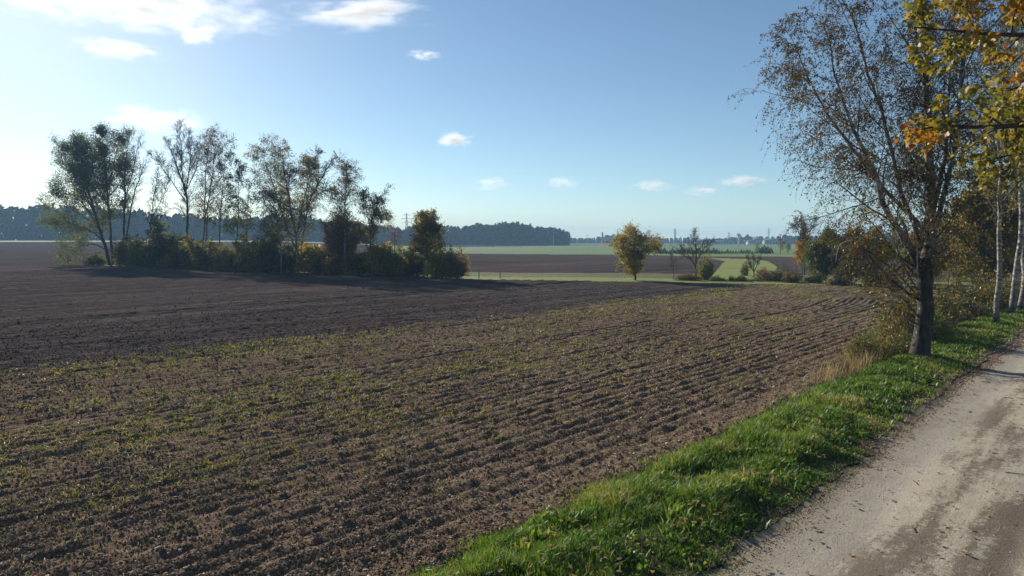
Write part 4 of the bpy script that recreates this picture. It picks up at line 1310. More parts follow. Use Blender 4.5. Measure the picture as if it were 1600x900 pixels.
tree('bare_tree', 'leafless round-topped tree rising behind the orange tree', b,
     [stem_px(b, Y + 6, [(1258, 438, .13), (1257, 400, .1), (1257, 370, .08), (1252, 345, .03)]),
      stem_px(b, Y + 6, [(1257, 385, .06), (1266, 362, .045), (1274, 345, .015)]),
      stem_px(b, Y + 6, [(1257, 380, .06), (1246, 360, .045), (1240, 350, .015)])],
     round_levels(1.4, 16, 7, 6, 0.7, 0.008, 0.35, ang=(45, 28)), 'bk_grey', 506)
for px, py, w, top, mat, sd, lab in ((1290, 442, 1.9, 372, 'lf_green', 507, 'dense dark green tree right of the orange tree'),
                                     (1330, 444, 2.0, 376, 'lf_dark', 508, 'blackish green tree beside the dense green one, behind birch sprays'),
                                     (1362, 440, 1.7, 368, 'lf_brown', 509, 'brownish tree behind the left boughs of the big birch')):
    b, Y = standing(px, py)
    tree('broadleaf_tree', lab, b,
         [stem_px(b, Y, [(px, py + 2, .13), (px, py - 25, .1), (px + 2, top + 20, .07), (px + 3, top, .02)]),
          stem_px(b, Y, [(px, py - 15, .07), (px - 14, py - 38, .05), (px - 20, top + 18, .02)]),
          stem_px(b, Y, [(px, py - 15, .07), (px + 14, py - 36, .05), (px + 22, top + 20, .02)])],
         round_levels(w * 0.8, 16, 6, 5, 0.35, 0.008, 0.1), 'bk_dark', sd,
         leaves=dict(lv=[-1], per=8, size=0.18, mat=mat, jit=0.13))

# trees standing behind the birch row on the right
for s_, t_, H, W, mat, keep, sd, lab in ((-7.6, 52, 8.0, 2.4, 'lf_olive', .95, 520, 'olive brown tree behind the slender white birch trunk'),
                                         (-8.6, 63, 8.5, 2.6, 'lf_olive', .9, 521, 'tall olive tree farther along the row, right of the big birch'),
                                         (-6.6, 58, 10.5, 2.5, 'lf_birch_low', .9, 522, 'golden brown tree rising at the right picture edge beyond the birches'),
                                         (-10.5, 70, 7.0, 2.6, 'lf_green', 1.0, 523, 'green tree low behind the big birch trunk, at the far field corner'),
                                         (-13, 66, 5.2, 2.2, 'lf_brown', .9, 524, 'rusty brown small tree at the far field corner'),
                                         (-6.0, 72, 11.0, 3.0, 'lf_olive', .95, 525, 'farthest tall olive tree where the road row closes')):
    c = st(s_, t_); b = np.array([c[0], c[1], 0.0]); gg = np.random.default_rng(sd)
    tree('broadleaf_tree', lab, b,
         [[(0, 0, 0, .2), (.05, 0, H * .25, .16), (gg.normal(0, .2), 0, H * .6, .1), (gg.normal(0, .3), 0, H, .02)],
          [(0, 0, H * .15, .1), (-W * .3, .2, H * .4, .07), (-W * .5, .3, H * .75, .02)],
          [(0, 0, H * .15, .1), (W * .3, -.2, H * .4, .07), (W * .5, -.3, H * .7, .02)]],
         round_levels(W * .75, 11, 6, 4, 0.3, 0.009, 0.12), 'bk_dark', sd,
         leaves=dict(lv=[-1], per=9, size=0.21, mat=mat, jit=0.15, keep=keep))

# ------------------------------------------------------------------ shrubs
def shrub_proto(H, W, mat, sd, n=9, per=7, size=0.16, bark='bk_twig', up=0.35):
    gg = np.random.default_rng(sd)
    stems = []
    for i in range(n):
        a = i / n * 6.28 + gg.normal(0, .3); r = W * gg.uniform(.15, .55)
        h = H * (1.0 - .75 * (r / (.55 * W)) ** 2) * gg.uniform(.75, 1.0)
        stems.append([(0.3 * r * math.cos(a), 0.3 * r * math.sin(a), 0, .035), (r * .75 * math.cos(a), r * .75 * math.sin(a), h * .5, .028), (r * math.cos(a), r * math.sin(a), h, .01)])
    br = grow(stems, [dict(n=8, start=0.02, ang=(75, 40), len=W * .5, seg=4, wig=.16, up=up, rr=.6, k=3, rmin=.009, zmin=0.02),
                      dict(n=6, start=0.1, ang=50, rel=.7, seg=3, wig=.16, up=up * .3, rr=.6, k=3, rmin=.006, zmin=0.02)], sd, 7)
    e = link('shrub', None)
    V, Q, _, A = join([(v, q, None, np.zeros(len(q))) for v, q in [tubes(p_, r_, (4, 3, 2)[k]) for k, (p_, r_, _) in enumerate(br)]])
    link('stems', mesh('stems', V, Q, smooth=True), M[bark], e)
    if per:
        v, q, a = leaf_cloud(br[-1][0], per, size, sd + 9, 0.10, 0.2, 0.05)
        link('foliage', mesh('foliage', v, q, attr=a), M[mat], e)
    allp = br[-1][0].reshape(-1, 3)
    e['w0'] = float(np.percentile(np.abs(allp[:, :2]), 97) * 2); e['h0'] = float(np.percentile(allp[:, 2], 98))
    return e


SH = {}
SH['dark'] = shrub_proto(4.0, 2.6, 'lf_dark', 601, 10, 11, .24)
SH['green'] = shrub_proto(3.0, 2.2, 'lf_green', 602, 9, 10, .19)
SH['yellow'] = shrub_proto(2.6, 1.8, 'lf_yellow', 603, 9, 8, .16)
SH['olive'] = shrub_proto(2.8, 2.0, 'lf_olive', 604, 9, 9, .17)
SH['brown'] = shrub_proto(2.2, 1.9, 'lf_brown', 605, 10, 7, .14)
SH['twiggy'] = shrub_proto(1.8, 1.6, 'lf_brown', 606, 12, 0)
SH['bramble'] = shrub_proto(1.2, 1.2, 'lf_olive', 607, 8, 7, .075)
SH['bramble_green'] = shrub_proto(1.0, 1.1, 'lf_green', 608, 8, 8, .07)
SIZE = {k: (e['w0'], e['h0']) for k, e in SH.items()}
for e in SH.values():
    del e['w0'], e['h0']
used = set()


def shrub(kind, name, label, loc, scale, rz, group=None, cat='shrub'):
    if kind in used: e = copy_tree(SH[kind])
    else: e = SH[kind]; used.add(kind)
    e.name = name
    e.location = loc; e.rotation_euler = (0, 0, rz)
    e.scale = scale if hasattr(scale, '__len__') else (scale,) * 3
    for k in ('group',):
        if k in e: del e[k]
    tag(e, label, cat, group)
    return e


def shrub_px(kind, name, label, px, py, top, wpx, rz, group=None, back=0.0):
    """shrub whose foot shows at (px,py), reaching up to pixel row top, wpx wide"""
    b, Y = standing(px, py)
    W0, H0 = SIZE[kind]
    H = (py - top) / F_PX * Y; W = 1.15 * wpx / F_PX * Y
    return shrub(kind, name, label, (b[0], b[1] + back, b[2]), (W / W0, W / W0, H / H0), rz, group)


gu = 'bushes under the left trees'
left_bushes = [
    ('green', 150, 415, 396, 23, 'low green bush at the foot of the leaning tree'),
    ('olive', 205, 416, 374, 41, 'olive bush between the twin stems and the small leafless tree'),
    ('green', 226, 417, 376, 45, 'tall dark bush below the small thin leafless tree'),
    ('dark', 256, 418, 352, 49, 'tallest dark bush left of the leafless vase-shaped tree'),
    ('olive', 282, 419, 382, 41, 'dark bush hiding the foot of the tall leafless tree'),
    ('olive', 304, 420, 372, 37, 'yellowish olive bush right of the tall leafless tree'),
    ('olive', 330, 421, 380, 43, 'dark bush below the feathery grey birch'),
    ('green', 356, 422, 386, 43, 'dark bush below the slim leafy birch'),
    ('olive', 378, 423, 374, 37, 'olive bush below the spindly sapling'),
    ('green', 400, 424, 380, 45, 'dark bush in the gap between the two clumps'),
    ('dark', 424, 425, 359, 45, 'dark bush at the left foot of the weeping birch'),
    ('dark', 452, 426, 386, 39, 'black-green bush behind the weeping birch trunks'),
    ('yellow', 486, 427, 382, 35, 'golden leaved bush right of the weeping birch trunk'),
    ('olive', 508, 428, 389, 31, 'olive bush left of the brown willow'),
    ('brown', 522, 429, 399, 31, 'low brown bush in front of the willow stems'),
    ('olive', 556, 430, 394, 33, 'olive bush right of the willow stems'),
]
for i, (k, px, py, top, w, lab) in enumerate(left_bushes):
    shrub_px(k, 'bush', lab, px, py, top, w, i * 1.3, gu)
hedge = [('green', 574, 430, 392, 34, 'green bush starting the hedge right of the tufted tree'),
         ('yellow', 592, 430.5, 381, 36, 'bright yellow-topped bush in the hedge'),
         ('green', 610, 431, 388, 34, 'dark green bush in the middle of the hedge'),
         ('green', 628, 432, 389, 34, 'green bush next to the round-crowned tree'),
         ('olive', 646, 433, 388, 34, 'olive bush left of the bare stem of the round-crowned tree'),
         ('yellow', 684, 435, 393, 28, 'yellow-green bush right of the bare stem'),
         ('brown', 700, 435, 392, 26, 'brownish rounded bush near the hedge end'),
         ('brown', 716, 435.5, 393, 32, 'rust brown rounded bush ending the hedge at the grass strip')]
for i, (k, px, py, top, w, lab) in enumerate(hedge):
    shrub_px(k, 'bush', lab, px, py, top, w, i * 1.1 + .4, 'hedge at the field corner')
mid = [('twiggy', 1064, 438, 428, 22, 'low pale twiggy thicket left of the dark green bush'),
       ('brown', 1078, 438, 427, 26, 'low straw brown shrub at the leafless tree'),
       ('green', 1102, 437, 403, 22, 'upright dark green bush against the leafless tree'),
       ('green', 1120, 439, 431, 18, 'small low green shrub at the meadow corner'),
       ('green', 1143, 439, 431, 8, 'tiny dark shrub at the near meadow edge'),
       ('green', 1158, 439, 430, 14, 'small dark bush at the near meadow edge'),
       ('green', 1164, 431, 410, 10, 'slim green bush in the meadow dip'),
       ('twiggy', 1182, 439, 431, 26, 'grey twiggy thicket below the vase-shaped tree'),
       ('brown', 1194, 437, 420, 22, 'dark brown shrub right of the vase-shaped tree'),
       ('olive', 1212, 439, 422, 26, 'olive shrub behind the field edge left of the orange tree'),
       ('twiggy', 1226, 440, 413, 22, 'tall bare thicket left of the orange tree'),
       ('brown', 1238, 441, 424, 26, 'brown shrub at the foot of the orange tree'),
       ('green', 1272, 442, 425, 20, 'low green bush between the orange and dark trees'),
       ('olive', 1312, 445, 428, 30, 'low olive bush between the two dark trees'),
       ('olive', 1375, 446, 425, 40, 'olive bush at the field corner behind the birch boughs')]
for i, (k, px, py, top, w, lab) in enumerate(mid):
    shrub_px(k, 'bush', lab, px, py, top, w, i * 1.7 + .9, 'bushes along the far field edge')

gg = np.random.default_rng(640)
bl = 'tangled bramble bush in the overgrown strip right of the big birch'
for i in range(34):
    t_ = 25.4 + i * 0.95 + gg.uniform(-.4, .4); s_ = gg.uniform(-7.5, -5.7)
    c = st(s_, t_)
    k = 'bramble' if gg.uniform() < .6 else 'bramble_green'
    shrub(k, 'bramble_bush', bl, (c[0], c[1], float(gz(c[0], c[1])) - .05), gg.uniform(.75, 1.5) * np.array([1, 1, gg.uniform(.7, 1.1)]), gg.uniform(0, 6), 'brambles along the field side of the verge')
for t_, s_, k, sc_, lab in ((21.9, -6.5, 'bramble', .3, 'low straggly bramble left of the big birch trunk'),
                            (23.9, -6.5, 'bramble', .7, 'taller leafy bramble right behind the big birch trunk')):
    c = st(s_, t_)
    shrub(k, 'bramble_bush', lab, (c[0], c[1], float(gz(c[0], c[1])) - .05), sc_, t_, None)

# ------------------------------------------------------------------ far woods
def wood(name, label, profile, r0, depth, rows, spacing, conif, sd, size=2.0, mat='lf_pine', per=120):
    """trees packed row behind row; profile gives (px, tree height)"""
    gg = np.random.default_rng(sd)
    Vs, As = [], []
    pxs = np.array([p[0] for p in profile]); hs = np.array([p[1] for p in profile])
    rs = np.array([p[2] if len(p) > 2 else r0 for p in profile])
    for row in range(rows):
        px = pxs[0] + gg.uniform(0, 8)
        while px < pxs[-1]:
            R_ = np.interp(px, pxs, rs) + row * depth + gg.normal(0, depth * .35)
            Y = R_
            X = (px - 800) / F_PX * Y
            H = np.interp(px, pxs, hs) * gg.uniform(.88, 1.06) * (.9 + .2 * float(vnoise(px / 17., sd, 5)))
            z0 = float(base_z(X, Y))
            con = gg.uniform() < conif
            n = per
            u = gg.uniform(0, 1, n)
            if con:
                zz = H * u; rad = H * .21 * np.maximum(1 - u, 0.02) ** .75
            else:
                zz = H * u * .98; rad = H * .28 * np.sqrt(np.maximum(1 - ((u - .45) / .56) ** 2, 0.02))
            a = gg.uniform(0, 6.28, n); rr = rad * gg.uniform(.4, 1.0, n) ** .5
            c = np.stack([X + rr * np.cos(a), Y + rr * np.sin(a), z0 + zz], -1)
            d = unit(gg.normal(0, 1, (n, 3))); w = unit(np.cross(d, gg.normal(0, 1, (n, 3))))
            s = (size * gg.uniform(.5, 1.2, n))[:, None]
            if con: s = s * 0.75
            Vs.append(np.stack([c - d * s, c + w * s * .6, c + d * s, c - w * s * .6], 1))
            base_t = gg.uniform(0, .5) if con else gg.uniform(.35, 1.0)
            As.append(np.clip(base_t + gg.normal(0, .12, n), 0, 1))
            px += spacing / R_ * F_PX * gg.uniform(.7, 1.3)
    V = np.concatenate(Vs).reshape(-1, 3); A = np.concatenate(As)
    tag(link(name, mesh(name, V, np.arange(len(V)).reshape(-1, 4), attr=A), M[mat]), label, 'forest', kind='stuff')


wood('conifer_forest', 'blue-hazed mixed forest behind the left trees', [(-330, 21, 470), (0, 21.5, 455), (60, 22.5, 450), (110, 21, 450), (200, 19.5, 455), (350, 16, 470), (450, 17.5, 480), (600, 13, 500), (660, 11, 515)], 460, 7, 3, 4.0, .55, 701)
wood('conifer_forest', 'dark conifer wood on the horizon left of centre', [(640, 13.5, 540), (690, 15.5, 535), (715, 14.5, 530), (745, 16, 530), (800, 16, 530), (845, 14, 530), (880, 11.5, 530), (886, 9, 530)], 530, 7, 3, 3.6, .6, 702)
wood('distant_treeline', 'low blue treeline beyond the green crop field', [(880, 5.5, 820), (920, 6, 820), (950, 9, 820), (980, 10, 820), (1010, 9, 820), (1035, 6, 820), (1090, 6, 820)], 820, 12, 3, 6, .2, 703, 1.6)
wood('distant_treeline', 'low dark treeline behind the houses on the right', [(1085, 4.5, 690), (1130, 5, 690), (1160, 7.5, 680), (1200, 7, 680), (1230, 8, 680), (1290, 9, 680), (1340, 10, 640), (1420, 11, 600), (1500, 12, 560), (1700, 13, 520)], 690, 9, 3, 5.5, .35, 704, 1.4)

# individual far trees near the houses
def far_tree(name, label, px, Y, top, mat, w, sd, n=420, size=.55, group=None, leafy=1.0):
    X = (px - 800) / F_PX * Y; z0 = float(base_z(X, Y)); H = P(px, top, Y)[2] - z0
    b = np.array([X, Y, z0])
    return tree(name, label, b, [[(0, 0, 0, H * .025), (0, 0, H * .3, H * .02), (.1, 0, H * .65, H * .012), (0, 0, H * .97, .02)]],
                [dict(n=14, start=.2, ang=(60, 30), len=w, seg=3, wig=.12, up=.4, rr=.5, k=3, rmin=.03, shape=([0, .4, 1], [.7, 1, .4])),
                 dict(n=6, start=.2, ang=42, rel=.5, seg=2, wig=.15, up=.2, rr=.6, k=3, rmin=.02)], 'bk_dark', sd, stem_n=7,
                leaves=dict(lv=[-1], per=n / 84, size=size, mat=mat, jit=.3) if leafy else None, group=group)


far_tree('broadleaf_tree', 'pale nearly bare round tree standing between the far houses', 1138, 655, 363, 'lf_brown', 3.0, 711, 260, .5)
far_tree('broadleaf_tree', 'reddish domed tree right of the pale far tree', 1154, 655, 367, 'lf_red', 4.0, 712, 520, .75)
far_tree('conifer_tree', 'dark broad tree right of the reddish far tree', 1167, 652, 368, 'lf_pine', 3.2, 713, 560, .8)
far_tree('conifer_tree', 'lone dark pointed tree left of the far houses', 1074, 650, 371, 'lf_pine', 1.6, 714, 420, .6)
far_tree('broadleaf_tree', 'reddish leafless tree behind the hedge, left of the round-crowned tree', 617, 150, 362, 'lf_red', 3.0, 715, 420, .28)
far_tree('broadleaf_tree', 'round yellow-green tree at the end of the young conifer row', 1219, 196, 376, 'lf_olive', 1.5, 716, 800, .24)
far_tree('broadleaf_tree', 'dark round tree right of the yellow-green one on the crop edge', 1231, 200, 382, 'lf_dark', 1.0, 717, 600, .24)
far_tree('broadleaf_tree', 'slim yellowish tree left of the small pointed conifers', 1182, 196, 382, 'lf_olive', 0.7, 718, 340, .2)

# young conifers in a row along the crop
def conifer_mesh(sd):
    gg = np.random.default_rng(sd); n = 240
    u = gg.uniform(0, 1, n) ** .8
    r = (1 - u) * .42 + .03
    a = gg.uniform(0, 6.28, n)
    c = np.stack([r * np.cos(a) * .6, r * np.sin(a) * .6, .08 + .92 * u], -1)
    d = unit(np.stack([np.cos(a), np.sin(a), -.25 + 0 * a], -1) + gg.normal(0, .25, (n, 3)))
    w = unit(np.cross(d, gg.normal(0, 1, (n, 3))))
    s = (.17 * gg.uniform(.6, 1.2, n) * (1.15 - u))[:, None]
    V = np.stack([c - d * s * .4, c + w * s * .5, c + d * s, c - w * s * .5], 1).reshape(-1, 3)
    return mesh('crown', V, np.arange(n * 4).reshape(-1, 4), attr=gg.uniform(0, .8, n))


CM = [conifer_mesh(k) for k in (721, 722, 723)]
tv_, tq_ = tubes(np.array([[[0, 0, 0], [0, 0, .5], [0, 0, .97]]], float), np.array([[.03, .02, .006]]), 5)
CT = mesh('trunk', tv_, tq_)
gg = np.random.default_rng(724)
for i, px in enumerate(np.concatenate([np.arange(1029, 1180, 4.3), [1186, 1190, 1194, 1199, 1204]])):
    Y = 197 + gg.normal(0, 1.2); X = (px - 800) / F_PX * Y
    h = gg.uniform(1.2, 2.0) * (1.0 if px < 1120 else .75)
    if px > 1183: h = gg.uniform(1.7, 2.6)
    e = link('young_conifer', None, loc=(X, Y, float(base_z(X, Y)) - .03), rot=(0, 0, gg.uniform(0, 6)), scale=(h * 1.15, h * 1.15, h))
    tag(e, 'small pointed dark conifer at the right end of the row' if px > 1183 else 'young dark conifer in the long low row beside the green crop', 'conifer',
        'pointed conifers at the row end' if px > 1183 else 'row of young conifers along the crop')
    link('trunk', CT, M['bk_dark'], e); link('crown', CM[i % 3], M['lf_pine'], e)

# ------------------------------------------------------------------ houses, chimney, pylons, posts
def plain(name, c, rough=0.8, ns=2.0, var=0.15, spec=.2):
    n = N(name)
    f = n.noise(n.coord(), ns, 3)
    col = n.mix(1.0, c, n.ramp(f, [(0.3, 1 - var), (0.7, 1 + var)]), 'MULTIPLY')
    return n.surf(col, rough, None, spec)


M['plaster'] = plain('white_plaster', (0.36, 0.35, 0.33))
M['plaster_y'] = plain('cream_plaster', (0.30, 0.27, 0.22))
M['roof_grey'] = plain('grey_roof', (0.14, 0.15, 0.17))
M['roof_red'] = plain('red_roof', (0.24, 0.08, 0.06))
M['win'] = plain('window_glass', (0.03, 0.035, 0.045), 0.15, spec=.5)
M['brick'] = plain('chimney_brick', (0.26, 0.15, 0.11), ns=.7)
M['steel'] = plain('galvanised_steel', (0.17, 0.18, 0.19), 0.6)
M['concrete'] = plain('grey_concrete', (0.34, 0.33, 0.31))
M['guard'] = plain('green_plastic', (0.10, 0.45, 0.26), 0.5)


def boxv(x0, x1, y0, y1, z0, z1):
    v = np.array([(x, y, z) for z in (z0, z1) for x, y in ((x0, y0), (x1, y0), (x1, y1), (x0, y1))], float)
    q = np.array([[3, 2, 1, 0], [4, 5, 6, 7], [0, 1, 5, 4], [1, 2, 6, 5], [2, 3, 7, 6], [3, 0, 4, 7]])
    return v, q


def house(label, px, Y, w, d, h, rh, wall, roof, rz, nwin, sd, rows=1, chim=True):
    X = (px - 800) / F_PX * Y
    e = link('house', None, loc=(X, Y, float(base_z(X, Y)) - .05), rot=(0, 0, rz))
    tag(e, label, 'house', 'houses beyond the crop field')
    # walls with gables
    v = [(-w / 2, -d / 2, 0), (w / 2, -d / 2, 0), (w / 2, d / 2, 0), (-w / 2, d / 2, 0), (-w / 2, -d / 2, h), (w / 2, -d / 2, h), (w / 2, d / 2, h), (-w / 2, d / 2, h), (-w / 2, 0, h + rh), (w / 2, 0, h + rh)]
    link('wall', mesh('wall', v, [[0, 1, 5, 4], [2, 3, 7, 6], [1, 2, 6, 5], [3, 0, 4, 7]], [[5, 6, 9], [7, 4, 8]]), M[wall], e)
    o = .45; t = .18; k = rh / (d / 2)
    a = w / 2 + o; b_ = d / 2 + o
    rv = []
    for zz in (.03, .03 + t):
        rv += [(-a, -b_, h - o * k + zz), (a, -b_, h - o * k + zz), (a, 0, h + rh + zz), (-a, 0, h + rh + zz), (-a, b_, h - o * k + zz), (a, b_, h - o * k + zz)]
    rq = [[6, 7, 8, 9], [9, 8, 11, 10], [1, 0, 3, 2], [2, 3, 4, 5], [0, 1, 7, 6], [5, 4, 10, 11], [1, 2, 8, 7], [2, 5, 11, 8], [3, 0, 6, 9], [4, 3, 9, 10]]
    ro = link('roof', mesh('roof', rv, rq), M[roof], e)
    if chim:
        cv, cq = boxv(w * .2, w * .2 + .7, -.35, .35, h + rh - .6, h + rh + 1.1)
        link('chimney', mesh('chimney', cv, cq), M['brick'], ro)
    for r in range(rows):
        for i in range(nwin):
            x = -w / 2 + w * (i + .5) / nwin
            z = .9 + r * 2.7
            cv, cq = boxv(x - .65, x + .65, -d / 2 - .06, -d / 2 + .02, z, z + 1.35)
            wo = link('window', mesh('window', cv, cq), M['plaster'], e)
            cv, cq = boxv(x - .55, x + .55, -d / 2 - .075, -d / 2 - .05, z + .1, z + 1.25)
            link('pane', mesh('pane', cv, cq), M['win'], wo)
    cv, cq = boxv(w / 2 - 1.7, w / 2 - .7, -d / 2 - .07, -d / 2 + .02, 0, 2.1)
    if nwin < 6: link('door', mesh('door', cv, cq), M['brick'], e)
    return e


house('grey-roofed house left of the long white hall', 1099, 640, 15, 8, 3.0, 1.6, 'plaster_y', 'roof_grey', .1, 4, 801)
house('long low white hall beyond the crop field', 1127, 645, 21, 8, 2.6, .8, 'plaster', 'roof_grey', .05, 8, 802, chim=False)
house('white house with dark roof among the far trees', 1183, 640, 8, 8, 4.6, 2.4, 'plaster', 'roof_grey', -.3, 3, 803, 2)
house('low pale house left of the house with dark roof', 1172, 634, 6, 6, 2.5, 1.2, 'plaster', 'roof_grey', .2, 3, 804)
house('wide grey-roofed house right of the dark-roofed house', 1202, 645, 12, 8, 3.0, 2.2, 'plaster_y', 'roof_grey', .2, 4, 805)
house('red-roofed house half hidden behind the big birch', 1440, 330, 11, 9, 4.0, 3.4, 'plaster_y', 'roof_red', -.4, 3, 806, 1)

# brick chimney beyond the treeline
Y = 760; X = (941 - 800) / F_PX * Y
e = link('factory_chimney', None, loc=(X, Y, 0)); tag(e, 'slim round brick chimney rising over the far treeline', 'chimney')
H = P(941, 363, Y)[2]
v, q = tubes(np.array([[[0, 0, 0], [0, 0, H * .5], [0, 0, H]]]), np.array([[1.25, 1.0, .8]]), 14)
link('shaft', mesh('shaft', v, q, smooth=True), M['brick'], e)
v, q = tubes(np.array([[[0, 0, H - .7], [0, 0, H - .6], [0, 0, H + .1], [0, 0, H + .12]]]), np.array([[.82, 1.0, 1.0, .6]]), 14)
link('rim', mesh('rim', v, q), M['concrete'], e)


def strut(a, b, r):
    return tubes(np.array([[a, b]], float), np.array([[r, r]]), 4)


def cat_parts(parts):
    V, Q, _, A = join([(v, q, None, np.zeros(len(q))) for v, q in parts])
    return V, Q


def pylon(label, px, Y, top, thick=.10, arms=(.68, .8, .92)):
    X = (px - 800) / F_PX * Y; z0 = float(base_z(X, Y)); H = P(px, top, Y)[2] - z0
    e = link('power_pylon', None, loc=(X, Y, z0), rot=(0, 0, .35)); tag(e, label, 'pylon', 'power pylons on the horizon')
    def hw(z): return H * (.055 * (1 - z / H) ** 1.3 + .009)
    lv = np.linspace(0, H * .97, 11)
    for sx, sy in ((1, 1), (1, -1), (-1, 1), (-1, -1)):
        pts = np.array([[(sx * hw(z), sy * hw(z), z) for z in lv]])
        v, q = tubes(pts, np.full((1, 11), thick), 4)
        link('leg', mesh('leg', v, q), M['steel'], e)
    br_ = []
    for i in range(10):
        z, z2 = lv[i], lv[i + 1]
        a, b_ = hw(z), hw(z2)
        for c0, c1 in (((1, 1), (1, -1)), ((1, -1), (-1, -1)), ((-1, -1), (-1, 1)), ((-1, 1), (1, 1))):
            br_.append(strut((c0[0] * a, c0[1] * a, z), (c1[0] * b_, c1[1] * b_, z2), thick * .6))
            br_.append(strut((c1[0] * a, c1[1] * a, z), (c0[0] * b_, c0[1] * b_, z2), thick * .6))
    v, q = cat_parts(br_); link('bracing', mesh('bracing', v, q), M['steel'], e)
    for f_, wd in zip(arms, (.13, .155, .11)):
        z = H * f_; w = H * wd; a = hw(z)
        pr = []
        for s_ in (-1, 1):
            for y_ in (-a, a):
                pr.append(strut((s_ * a, y_, z), (s_ * w, 0, z), thick * .8))
                pr.append(strut((s_ * a, y_, z + H * .03), (s_ * w, 0, z), thick * .6))
            pr.append(strut((s_ * w, 0, z), (s_ * w, 0, z - H * .035), thick * .8))
        v, q = cat_parts(pr); link('crossarm', mesh('crossarm', v, q), M['steel'], e)
    v, q = strut((0, 0, H * .96), (0, 0, H), thick * .8); link('peak', mesh('peak', v, q), M['steel'], e)
    return X, Y, z0, H


pyl = [pylon('lattice pylon above the hedge, left of the round-crowned tree', 636, 620, 332, .13),
       pylon('lattice pylon rising behind the golden tree', 987, 760, 348, .14),
       pylon('lattice pylon standing alone left of the leafless spreading tree', 1054, 720, 357, .14),
       pylon('faint lattice pylon over the houses on the right', 1200, 860, 356, .12)]


def pole(label, px, Y, top, name='utility_pole'):
    X = (px - 800) / F_PX * Y; z0 = float(base_z(X, Y)); H = P(px, top, Y)[2] - z0
    e = link(name, None, loc=(X, Y, z0)); tag(e, label, 'pole', 'thin poles on the horizon')
    v, q = tubes(np.array([[[0, 0, 0], [0, 0, H]]], float), np.array([[.2, .13]]), 6); link('post', mesh('post', v, q), M['concrete'], e)
    v, q = boxv(-1.1, 1.1, -.08, .08, H - .9, H - .7); link('crossarm', mesh('crossarm', v, q), M['steel'], e)
    for x in (-1, 0, 1):
        v, q = strut((x, 0, H - .7), (x, 0, H - .35), .06); link('insulator', mesh('insulator', v, q), M['plaster'], e)


pole('thin pole at the right end of the dark conifer wood', 865, 420, 354)
pole('short thin pole right of the conifer wood', 901, 520, 372)
pole('tall thin pole left of the brick chimney', 917, 560, 366)
pole('thin pole left of the lone pylon', 1028, 560, 371)
pole('thin pole right of the lone pylon', 1063, 560, 369)
pole('short dark pole in the green crop left of the leafless spreading tree', 1046, 330, 377)
pole('dark pole in the green crop right of the conifer row middle', 1154, 330, 374)

# conductors sagging between the pylons
def wire_between(a, b, fz, off, sag):
    (x0, y0, z0, h0), (x1, y1, z1, h1) = a, b
    n = 14; u = np.linspace(0, 1, n)
    return np.stack([x0 + (x1 - x0) * u + off, y0 + (y1 - y0) * u, z0 + h0 * fz + (z1 + h1 * fz - z0 - h0 * fz) * u - sag * 4 * u * (1 - u)], -1)


for i, (a, b) in enumerate(((pyl[1], pyl[2]), (pyl[2], pyl[3]))):
    ps = np.stack([wire_between(a, b, fz, off, 2.0) for fz, off in ((.65, -3), (.65, 3), (.77, -4), (.77, 4), (.89, -2.5), (.89, 2.5))])
    v, q = tubes(ps, np.full(ps.shape[:2], .035), 3)
    tag(link('power_line', mesh('power_line', v, q), M['steel']), ('sagging power lines between the golden-tree pylon and the lone pylon', 'sagging power lines right of the lone pylon')[i], 'cable')

# green tree guards on the grass strip
for px, py, lab in ((748, 434.5, 'green plastic tree guard on the grass strip, nearer the hedge'), (781, 435, 'green plastic tree guard on the grass strip, farther from the hedge')):
    b, Y = standing(px, py)
    e = link('tree_guard', None, loc=tuple(b)); tag(e, lab, 'tree guard', 'green guards round saplings')
    v, q = tubes(np.array([[[0, 0, 0], [0, 0, .5], [0.02, 0, .62]]]), np.array([[.05, .05, .055]]), 10); link('sleeve', mesh('sleeve', v, q, smooth=True), M['guard'], e)
    v, q = strut((.08, 0, 0), (.08, 0, .75), .015); link('stake', mesh('stake', v, q), M['bk_grey'], e)
    v, q = strut((0, 0, .5), (.02, 0, 1.0), .012); link('sapling', mesh('sapling', v, q), M['bk_twig'], e)

# ------------------------------------------------------------------ clouds (real volumes, far beyond the haze)
def cloud_mat(name, dens, scale, seed, soft=0.9, stretch=(1, 1, 1), thr=0.5):
    n = N(name)
    tc = n.n('TexCoord')
    # falloff from the middle of the unit sphere outwards
    ln = n.n('VectorMath', operation='LENGTH'); n.l(tc.outputs['Object'], ln.inputs[0])
    fall = n.n('MapRange'); fall.inputs['From Min'].default_value = 1.0; fall.inputs['From Max'].default_value = 1.0 - soft
    fall.interpolation_type = 'SMOOTHSTEP'
    n.l(ln.outputs['Value'], fall.inputs['Value'])
    mp = n.n('Mapping'); mp.inputs['Scale'].default_value = stretch; mp.inputs['Location'].default_value = (seed * 3.1, seed * 1.7, seed)
    n.l(tc.outputs['Object'], mp.inputs['Vector'])
    f = n.noise(mp.outputs[0], scale * 1.3, 6, 0.62)
    f2 = n.noise(mp.outputs[0], scale * 3.4, 5, 0.65)
    f = n.math('ADD', n.math('MULTIPLY', f, 2.1), n.math('MULTIPLY', f2, 0.9))
    a = n.math('SUBTRACT', n.math('ADD', n.math('MULTIPLY', fall.outputs[0], 0.55), f), thr + 1.38)
    a = n.math('MAXIMUM', a, 0.0)
    d = n.math('MULTIPLY', n.math('MULTIPLY', a, fall.outputs[0]), dens)
    v = n.n('VolumeScatter')
    v.inputs['Color'].default_value = (1, 1, 1, 1)
    v.inputs['Anisotropy'].default_value = 0.3
    n.l(d, v.inputs['Density'])
    n.l(v.outputs[0], n.out.inputs['Volume'])
    n.m.cycles.homogeneous_volume = False
    return n.m


